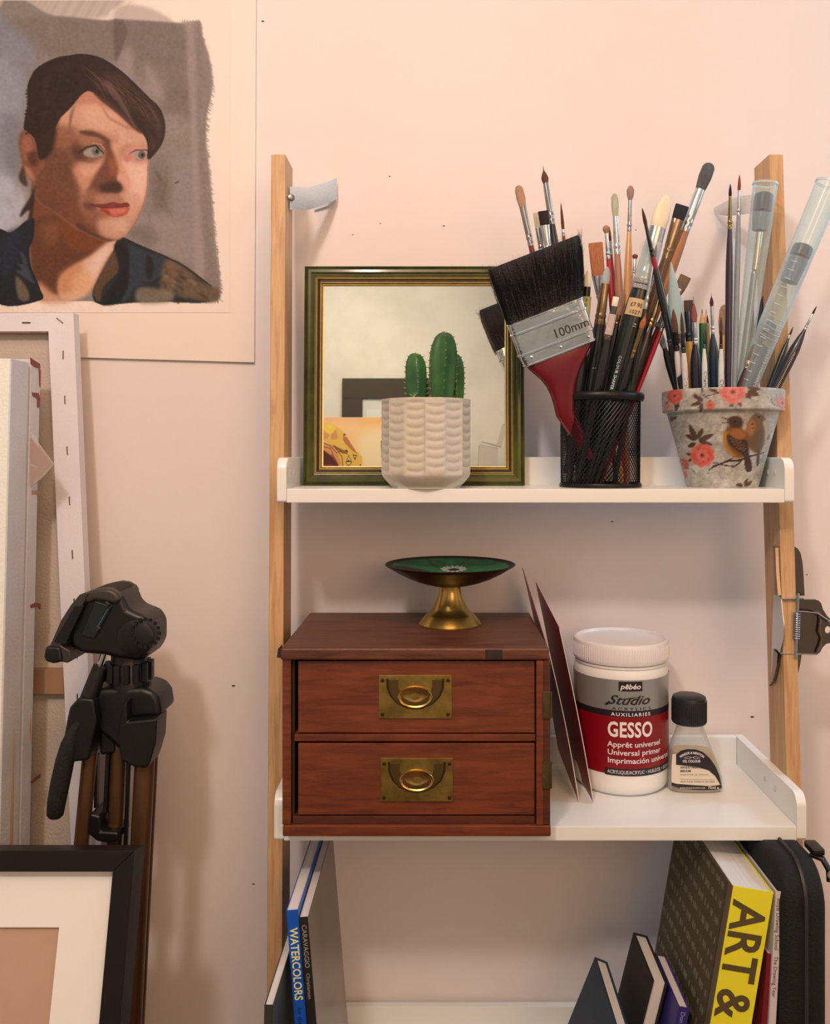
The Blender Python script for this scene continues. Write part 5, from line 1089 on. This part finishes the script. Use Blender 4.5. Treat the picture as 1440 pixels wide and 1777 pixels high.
jtext('Appr\u00eat universel', 1055, 1293, 9.5, lw, bold=.012, fit=1140); jtext('Universal primer', 1055, 1307, 9.5, lw, bold=.012, fit=1141); jtext('Imprimaci\u00f3n universal', 1055, 1321, 9.5, lw, bold=.012, fit=1154)
jtext('ACRYLIQUE/ACRYLIC \u2022 HUILE/OIL \u2022 GOUACHE', 1055, 1339.5, 6.5, lw, bold=0, fit=1156.5)
for i, y in enumerate((1178, 1200, 1214)): jtext(['medium', 'acrylics', 'auxiliaries'][i] if False else '-- ---- --', 999, y+6, 3.5, blk2)

# ------------------------------------------------------------------ bottle of painting medium
BC = Vector(((1204-VX)*.955/F, .955, Z2)); kb2 = .945/F
bt = thing('medium_bottle', 'small flared glass bottle of amber painting medium with black screw cap', 'bottle', BC)
def bz(y): return Z2+(1378-y)*kb2
sil = [(1378, 1162, 1244, .9), (1376, 1158.5, 1249, 1), (1370, 1157.5, 1251.5, 1), (1355, 1158, 1251, 1), (1340, 1158.5, 1247, 1), (1325, 1159.5, 1241.5, 1), (1310, 1161.5, 1235, .97), (1295, 1165.5, 1229.5, .9), (1283, 1170, 1225, .82), (1272, 1173, 1221, .78), (1262, 1173.5, 1218, .8), (1256, 1173.5, 1218, .8)]
def bring(y, x0, x1, f, e=0, n=40):
    cx = ((x0+x1)/2-VX)*BC.y/F; hw = (x1-x0)/2*kb2-e; hd2 = .0155*f-e; z = bz(y); sp = 3.2 if y > 1290 else 2.3
    return [Vector((cx+hw*math.copysign(abs(math.cos(t))**(2/sp), math.cos(t)), BC.y+hd2*math.copysign(abs(math.sin(t))**(2/sp), math.sin(t)), z)) for t in [2*math.pi*i/n for i in range(n)]]
obj('glass_body', MB().loft([bring(*s) for s in sil]), M('clear_glass', (236, 222, 204), .05, trans=.80, spec=.8), bt, smooth=60)
obj('amber_liquid', MB().loft([bring(*s, e=.0016) for s in sil[1:7]]), M('amber_medium', (222, 168, 104), .2, trans=.35), bt, smooth=60)
capc = Vector(((1195.5-VX)*BC.y/F, BC.y, bz(1262)))
capm = M('black_cap', (32, 33, 33), .38)
cpo = obj('screw_cap', MB().lathe([(.0180, 0), (.0186, .001), (.0186, .0255), (.0178, .0285), (.0150, .0300), (.0020, .0303)], capc, n=60), capm, bt, smooth=40)
mb = MB()
for i in range(48): a = 2*math.pi*i/48; c = capc+Vector((math.cos(a), math.sin(a), 0))*.0186; mb.tube([c+Vector((0, 0, .002)), c+Vector((0, 0, .0245))], .0005, 4)
obj('cap_ribs', mb, capm, cpo, kind='stuff')
yl = BC.y-.0161
def bl_(pts, m, nm, dy=0): return obj(nm, MB().prism([(((x-VX)*(BC.y)/F), yl-dy, bz(y)) for x, y in pts], (0, .0008, 0)), m, bt)
dark = M('label_black', None); creaml = M('label_cream', (236, 208, 174), .6)
bl_([(1160, 1310), (1166, 1309), (1166, 1328), (1182, 1330), (1205, 1333), (1222, 1338), (1233, 1348), (1239, 1358), (1243, 1366), (1158.5, 1360), (1158.5, 1330)], creaml, 'label_body')
bl_([(1166, 1327), (1166, 1311), (1174, 1304), (1185, 1301), (1200, 1301.5), (1212, 1306), (1224, 1317), (1233, 1330), (1240, 1346), (1243.5, 1363), (1240, 1360), (1233, 1347), (1222, 1337), (1205, 1331), (1182, 1328.5)], dark, 'label_dome', .0002)
bl_([(1158.5, 1358), (1170, 1361.5), (1200, 1364), (1230, 1364), (1243.5, 1362), (1244, 1368), (1230, 1371), (1200, 1371), (1172, 1368), (1158.5, 1364)], dark, 'label_foot', .0002)
def btext(t, x, y, hpx, m, fit=None, bold=0, arc=None):
    h = hpx*kb2/.72; mb0 = text_mb(t, h, lambda u, v: Vector((u, v, 0)), bold=bold*h, res=2); wd = max(v[0] for v in mb0.v); sx = (fit-x)*kb2/wd if fit else 1
    vs = []
    for u, v, _ in mb0.v:
        u *= sx
        if arc: r = arc*kb2; a = (u-wd*sx/2)/r; vs.append((((x+fit)/2-VX)*BC.y/F+(r+v)*math.sin(a), yl-.0005, bz(y)+(r+v)*math.cos(a)-r))
        else: vs.append(((x-VX)*BC.y/F+u, yl-.0005, bz(y)+v))
    mb0.v = vs; return obj('lettering', mb0, m, bt)
btext('WINSOR & NEWTON', 1172, 1309, 4.4, lw, fit=1214, bold=.02, arc=30); btext('OIL COLOUR', 1177, 1323.5, 4.6, lw, fit=1208, bold=.02)
mb = MB(); 
for s_ in (-1, 1): mb.tube([(((1193-VX)*BC.y/F)+s_*x*kb2, yl-.0004, bz(1313+y)) for x, y in ((1, 3), (5, 0), (9, 1), (14, 3), (9, 4), (4, 4), (1, 1))], .0002, 4)
obj('winged_emblem', mb, lw, bt)
btext("ARTISTS' PAINTING", 1173, 1334, 3.6, ink, fit=1214, bold=.02); btext('MEDIUM', 1173, 1340, 3.6, ink, fit=1191, bold=.02)
grey = M('grey_ink', (150, 140, 120), .6); btext('MEDIUM FOR OIL COLOURS', 1173, 1346, 2.8, grey, fit=1222)
btext('Quick drying. Suitable for fine detail', 1173, 1357.5, 2.6, ink, fit=1232); bl_([(1173, 1352.2), (1233, 1353.2), (1233, 1353.6), (1173, 1352.6)], grey, 'rule_line', .0003)
btext('www.winsornewton.com', 1172, 1368.6, 3.2, lw, fit=1216); btext('75ml e', 1220, 1369, 4.6, lw, fit=1239, bold=.01)

# ------------------------------------------------------------------ big bulldog clip on the right post
cl = thing('bulldog_clip', 'big steel bulldog clip gripping the right post of the ladder shelf', 'clip', P(1380, 1190, .90))
steel = M('clip_steel', (150, 124, 100), .17, 1., noise=.15, nscale=20); spr = M('spring_steel', (200, 190, 178), .22, 1.)
def CQ(x, y, Y): return P(1320+x/6.35, 930+y/6.35, Y)
zc = 1.35-.27*.9/1.5
def cprism(nm, pts, Y, t, bev=.0004, m=steel): return obj(nm, MB().prism([CQ(x, y, Y) for x, y in pts], (0, t, 0)), m, cl, bevel=bev)
xi = xr(1.2)-.0012       # inner face of the post
def ip(x, y, dx=0): X = xi-dx; Yq = X*F/((1320+x/6.35)-VX); return Vector((X, Yq, H+(VY-(930+y/6.35))*Yq/F))
obj('inner_jaw', MB().prism([ip(150, 640), ip(190, 655), ip(232, 700), ip(248, 860), ip(262, 960), ip(262, 1130), ip(240, 1200), ip(215, 1290), ip(172, 1245), ip(158, 1400), ip(145, 1560), ip(120, 1655), ip(128, 1300), ip(140, 900)], (-.001, 0, 0)), M('clip_satin', (206, 190, 170), .3, .85), cl)
obj('jaw_wing', MB().prism([ip(165, 110), ip(195, 130), ip(205, 400), ip(225, 655), ip(190, 650), ip(183, 300)], (-.0035, 0, 0)), steel, cl)
obj('jaw_wing', MB().prism([ip(165, 1245), ip(212, 1300), ip(205, 1420), ip(160, 1600), ip(120, 1655), ip(150, 1500)], (-.0028, 0, 0)), steel, cl)
Yo = yf(1.2)+.02
cprism('outer_jaw', [(340, 118), (375, 118), (410, 140), (440, 190), (462, 290), (474, 450), (485, 660), (340, 660)], Yo, .0012)
cprism('outer_jaw', [(340, 1310), (452, 1310), (435, 1420), (415, 1510), (340, 1500)], Yo, .0012)
for o in cl.children:
    if o.name.startswith('outer_jaw'): o.location.x = .0
Yb_ = yf(1.2)-.004
cprism('jaw_flange', [(195, 655), (240, 690), (470, 680), (480, 697), (235, 706), (190, 668)], Yb_, .0035, .0003, spr)
cprism('jaw_flange', [(212, 1288), (470, 1300), (620, 1302), (620, 1314), (220, 1306)], Yb_, .0035, .0003, spr)
hl = [(738+32*math.cos(a), 1035+40*math.sin(a)) for a in [-2*math.pi*i/24 for i in range(25)]]
cprism('handle_plate', [(420, 700), (600, 700), (640, 715), (665, 745), (685, 810), (730, 880), (790, 940), (830, 1000), (845, 1035)]+hl+[(845, 1036), (848, 1060), (800, 1140), (762, 1180), (720, 1190), (680, 1230), (655, 1280), (620, 1308), (410, 1300)], Yb_+.001, .0015, bev=0)
obj('handle_fold', MB().tube([CQ(x, y, Yb_-.001) for x, y in ((640, 840), (655, 930), (640, 1050), (670, 1120), (655, 1200), (610, 1290))], [.001, .0018, .002, .002, .0018, .001], 10), steel, cl)
obj('pivot_rod', MB().tube([CQ(410, 632, Yb_-.001), CQ(402, 900, Yb_-.001), CQ(385, 1345, Yb_-.001)], .0016, 10), spr, cl)
mb = MB(); path = []
for i in range(12*14+1): t = i/(12*14); a = i/14*2*math.pi; c = CQ(402-8*t, 840+290*t, Yb_-.001); path.append(c+Vector((math.cos(a)*.0033, math.sin(a)*.0033, 0)))
obj('spring', MB().tube(path, .00085, 6), spr, cl, smooth=80)
obj('spring_arm', MB().tube([CQ(402, 832, Yb_-.005), CQ(500, 838, Yb_-.006), CQ(620, 852, Yb_-.007), CQ(690, 900, Yb_-.006), CQ(790, 965, Yb_-.004)], .0011, 8), spr, cl)

# ------------------------------------------------------------------ books on the lowest tray
pagem = M('book_pages', (240, 218, 196), .8, noise=.12, nscale=6, stretch=(160, 1, 1), bump=.3, bscale=60)
def book(name, label, T, thk, depth, tilt, cov, spine=True, zfl=Z3, grp=None, bt_=.0016, cat='book', pm=None, rec=.0025):
    t = math.radians(tilt); u = Vector((math.cos(t), 0, -math.sin(t))); w = Vector((math.sin(t), 0, math.cos(t))); v = Vector((0, 1, 0))
    T = Vector(T); h = (T.z-(thk*math.sin(t) if t > 0 else 0)-zfl)/math.cos(t)-.0002
    o = T-w*h; root = thing(name, label, cat, o, grp)
    def B(x0, x1, y0, y1, z0, z1):
        return MB().hexa([o+u*x0+v*y0+w*z0, o+u*x1+v*y0+w*z0, o+u*x1+v*y1+w*z0, o+u*x0+v*y1+w*z0], [o+u*x0+v*y0+w*z1, o+u*x1+v*y0+w*z1, o+u*x1+v*y1+w*z1, o+u*x0+v*y1+w*z1])
    c1 = obj('cover_board', B(0, bt_, 0, depth, 0, h), cov[0], root, bevel=.0003); c2_ = obj('cover_board', B(thk-bt_, thk, 0, depth, 0, h), cov[-1], root, bevel=.0003)
    sp = None
    if spine: sp = obj('spine', B(bt_, thk-bt_, 0, bt_, 0, h), cov[1] if len(cov) > 1 else cov[0], root)
    else: obj('spine', B(bt_, thk-bt_, depth-bt_, depth, 0, h), cov[0], root)
    obj('pages', B(bt_, thk-bt_, (bt_ if spine else rec), depth-(rec if spine else bt_), rec*.6, h-rec*.6), pm or pagem, root)
    return dict(root=root, o=o, u=u, v=v, w=w, h=h, thk=thk, sp=sp, c1=c1, c2=c2_, d=depth)
def cm_(n, c, r=.4, **k): return M('cover_'+n, c, r, **k)
def sptext(b, t, s0, size, m, sx=1., bold=0, off=.5, name='lettering', fit=None):         # reads down the spine
    mb0 = text_mb(t, size, lambda a, c: Vector((a, c, 0)), bold=bold*size); wd = max(v[0] for v in mb0.v); sx = fit/wd if fit else sx
    mb0.v = [tuple(b['o']+b['w']*(b['h']-s0-x*sx)+b['u']*(b['thk']*off-size*.35+y)-Vector((0, .0003, 0))) for x, y, _ in mb0.v]; return obj(name, mb0, m, b['sp'] or b['root'])
blue = cm_('blue', (20, 84, 168)); yel = M('cream_ink', (244, 228, 150), .5)
b1 = book('book', 'blue book titled WATERCOLORS, standing beside the left post', P(496.5, 1580, .80), .0110, .18, -4.3, [blue], bt_=.0005)
sptext(b1, 'WATERCOLORS', .0165, .0105, yel, bold=.02, fit=.067, off=.52); sptext(b1, 'for the', .090, .006, M('dark_blue_ink', (14, 44, 96), .5), off=.5)
b2 = book('book', 'slim black book with olive patterned back cover, right of the blue one', P(518.5, 1592, .80), .0086, .18, -4.6, [cm_('black', (38, 32, 32)), cm_('black', None), cm_('olive_gloss', (130, 104, 74), .25, noise=.5, nscale=9, c2=(84, 64, 44))], bt_=.0005)
sptext(b2, 'CARAVAGGIO', .007, .0062, M('silver_ink', (176, 160, 140), .4), fit=.040, off=.5); sptext(b2, 'Christiansen', .052, .0046, M('silver_ink', None), fit=.024, off=.5)
b3 = book('sketch_pad', 'thin dark green pad leaning at the far left of the lowest tray', P(458.5, 1744, .74), .0078, .15, 1.0, [cm_('dark_green', (56, 56, 44))], cat='pad', bt_=.0008)
ca_ = [cm_('brown_print', (104, 84, 56), .45), cm_('yellow', (250, 226, 46), .4)]
b4 = book('book', 'thick book with bright yellow spine lettered ART &', P(1270, 1537, .80), .0390, .178, 9.5, ca_, bt_=.0012)
brn = M('brown_ink', (92, 74, 42), .5); sptext(b4, 'ART', .0125, .044, brn, bold=.02, fit=.0745, off=.50); sptext(b4, '&', .0945, .044, brn, bold=.02, fit=.0275, off=.50)
im = cover_print(); o, u, v, w, h = b4['o'], b4['u'], b4['v'], b4['w'], b4['h']
mb, cc = grid_mb(im, lambda a, c: o-u*.0003+v*(.010+(b4['d']-.014)*a)+w*(h*(1-c*.98)-.002)); obj('cover_print', mb, print_mat, b4['c1'], cols=cc)
b5 = book('book', 'thin red book squeezed between the yellow spined book and the pale one', P(1331.5, 1655, .805), .0052, .17, 5.0, [cm_('red', (130, 26, 34))], bt_=.0009)
b6 = book('book', 'slim pale grey book with small dark lettering, left of the black zip case', P(1346, 1547, .802), .0066, .18, 3.0, [cm_('pale_grey', (226, 200, 186))], bt_=.0009)
sptext(b6, 'Royal Drawing School', .006, .0052, brn, fit=.048, off=.5); sptext(b6, 'The Drawing Year', .060, .0052, brn, fit=.038, off=.5)
b7 = book('notebook', 'dark teal notebook leaning to the right, lowest of the notebooks', P(1067, 1775, .84), .0150, .11, 22, [cm_('teal', (30, 54, 66), .6)], spine=False, bt_=.0022, cat='notebook')
b8 = book('notebook', 'black hardback notebook with pale page edges facing out, leaning right beside the teal one', P(1131.5, 1700, .86), .0160, .085, 14, [cm_('black_cloth', (30, 28, 28), .7)], spine=False, bt_=.0022, cat='notebook')
b9 = book('book', 'small purple book in front of the yellow spined art book', P(1177, 1747, .83), .0112, .09, 11, [cm_('purple', (60, 46, 110))], cat='book')
sptext(b9, 'Don', .004, .006, M('pale_ink', (170, 160, 190), .5), off=.5)

# black zip case
zc_ = thing('zip_case', 'black fabric zip case at the right end of the lowest tray', 'case', (.335, .86, Z3))
fabric = M('black_fabric', (14, 18, 18), .85, noise=.2, nscale=200, bump=.6, bscale=500)
def casep(x, inset=0):
    y0, y1, z0, z1 = .795+inset, 1.0-inset, Z3+.0006+inset, .966-inset; r = .035; out = [(x, y1, z0), (x, y0+.01, z0), (x, y0, z0+.01)]
    out += [(x, y0+r-r*math.cos(a), z1-r+r*math.sin(a)) for a in [i/8*math.pi/2 for i in range(9)]]; return out+[(x, y1-.02, z1), (x, y1, z1-.02)]
lx_ = P(1358, 0, .795).x
rg = []
for x, i_ in ((lx_-.0005, .006), (lx_+.003, .001), (lx_+.006, 0), (.3335, 0), (.3345, .0015), (.3365, .0015), (.3375, 0), (.350, 0), (.3545, .003), (.356, .008)): rg.append([Vector(p) for p in casep(x, i_)])
obj('case_body', MB().loft(rg), fabric, zc_, smooth=60)
zp = [Vector(p)+Vector((0, -.0006, .0006)) for p in casep(.3355)[2:-1]]; mb = MB()
obj('zip_track', MB().tube(zp, .0022, 6), M('zip_nylon', (44, 42, 40), .5), zc_)
zq = P(1412, 1500, .835); obj('zip_slider', MB().box(zq.x-.006, zq.x+.006, zq.y-.012, zq.y+.01, .965, .972), M('dark_metal', (70, 62, 56), .3, .9), zc_, bevel=.002)
obj('zip_pull', MB().tube([zq+Vector((-.011, 0, .004)), zq+Vector((-.004, -.004, .011)), zq+Vector((.004, -.010, .010)), zq+Vector((.0075, -.016, .002)), zq+Vector((.0065, -.018, -.008))], [.0018, .0026, .0030, .0030, .0022], 10), M('dark_metal', None), zc_)
obj('pull_ring', MB().lathe([(.0005, 0), (.0032, 0), (.0034, .001)], zq+Vector((.007, -.020, .0)), (0, -1, 0), 16), M('pale_metal', (214, 196, 176), .3, .8), zc_)
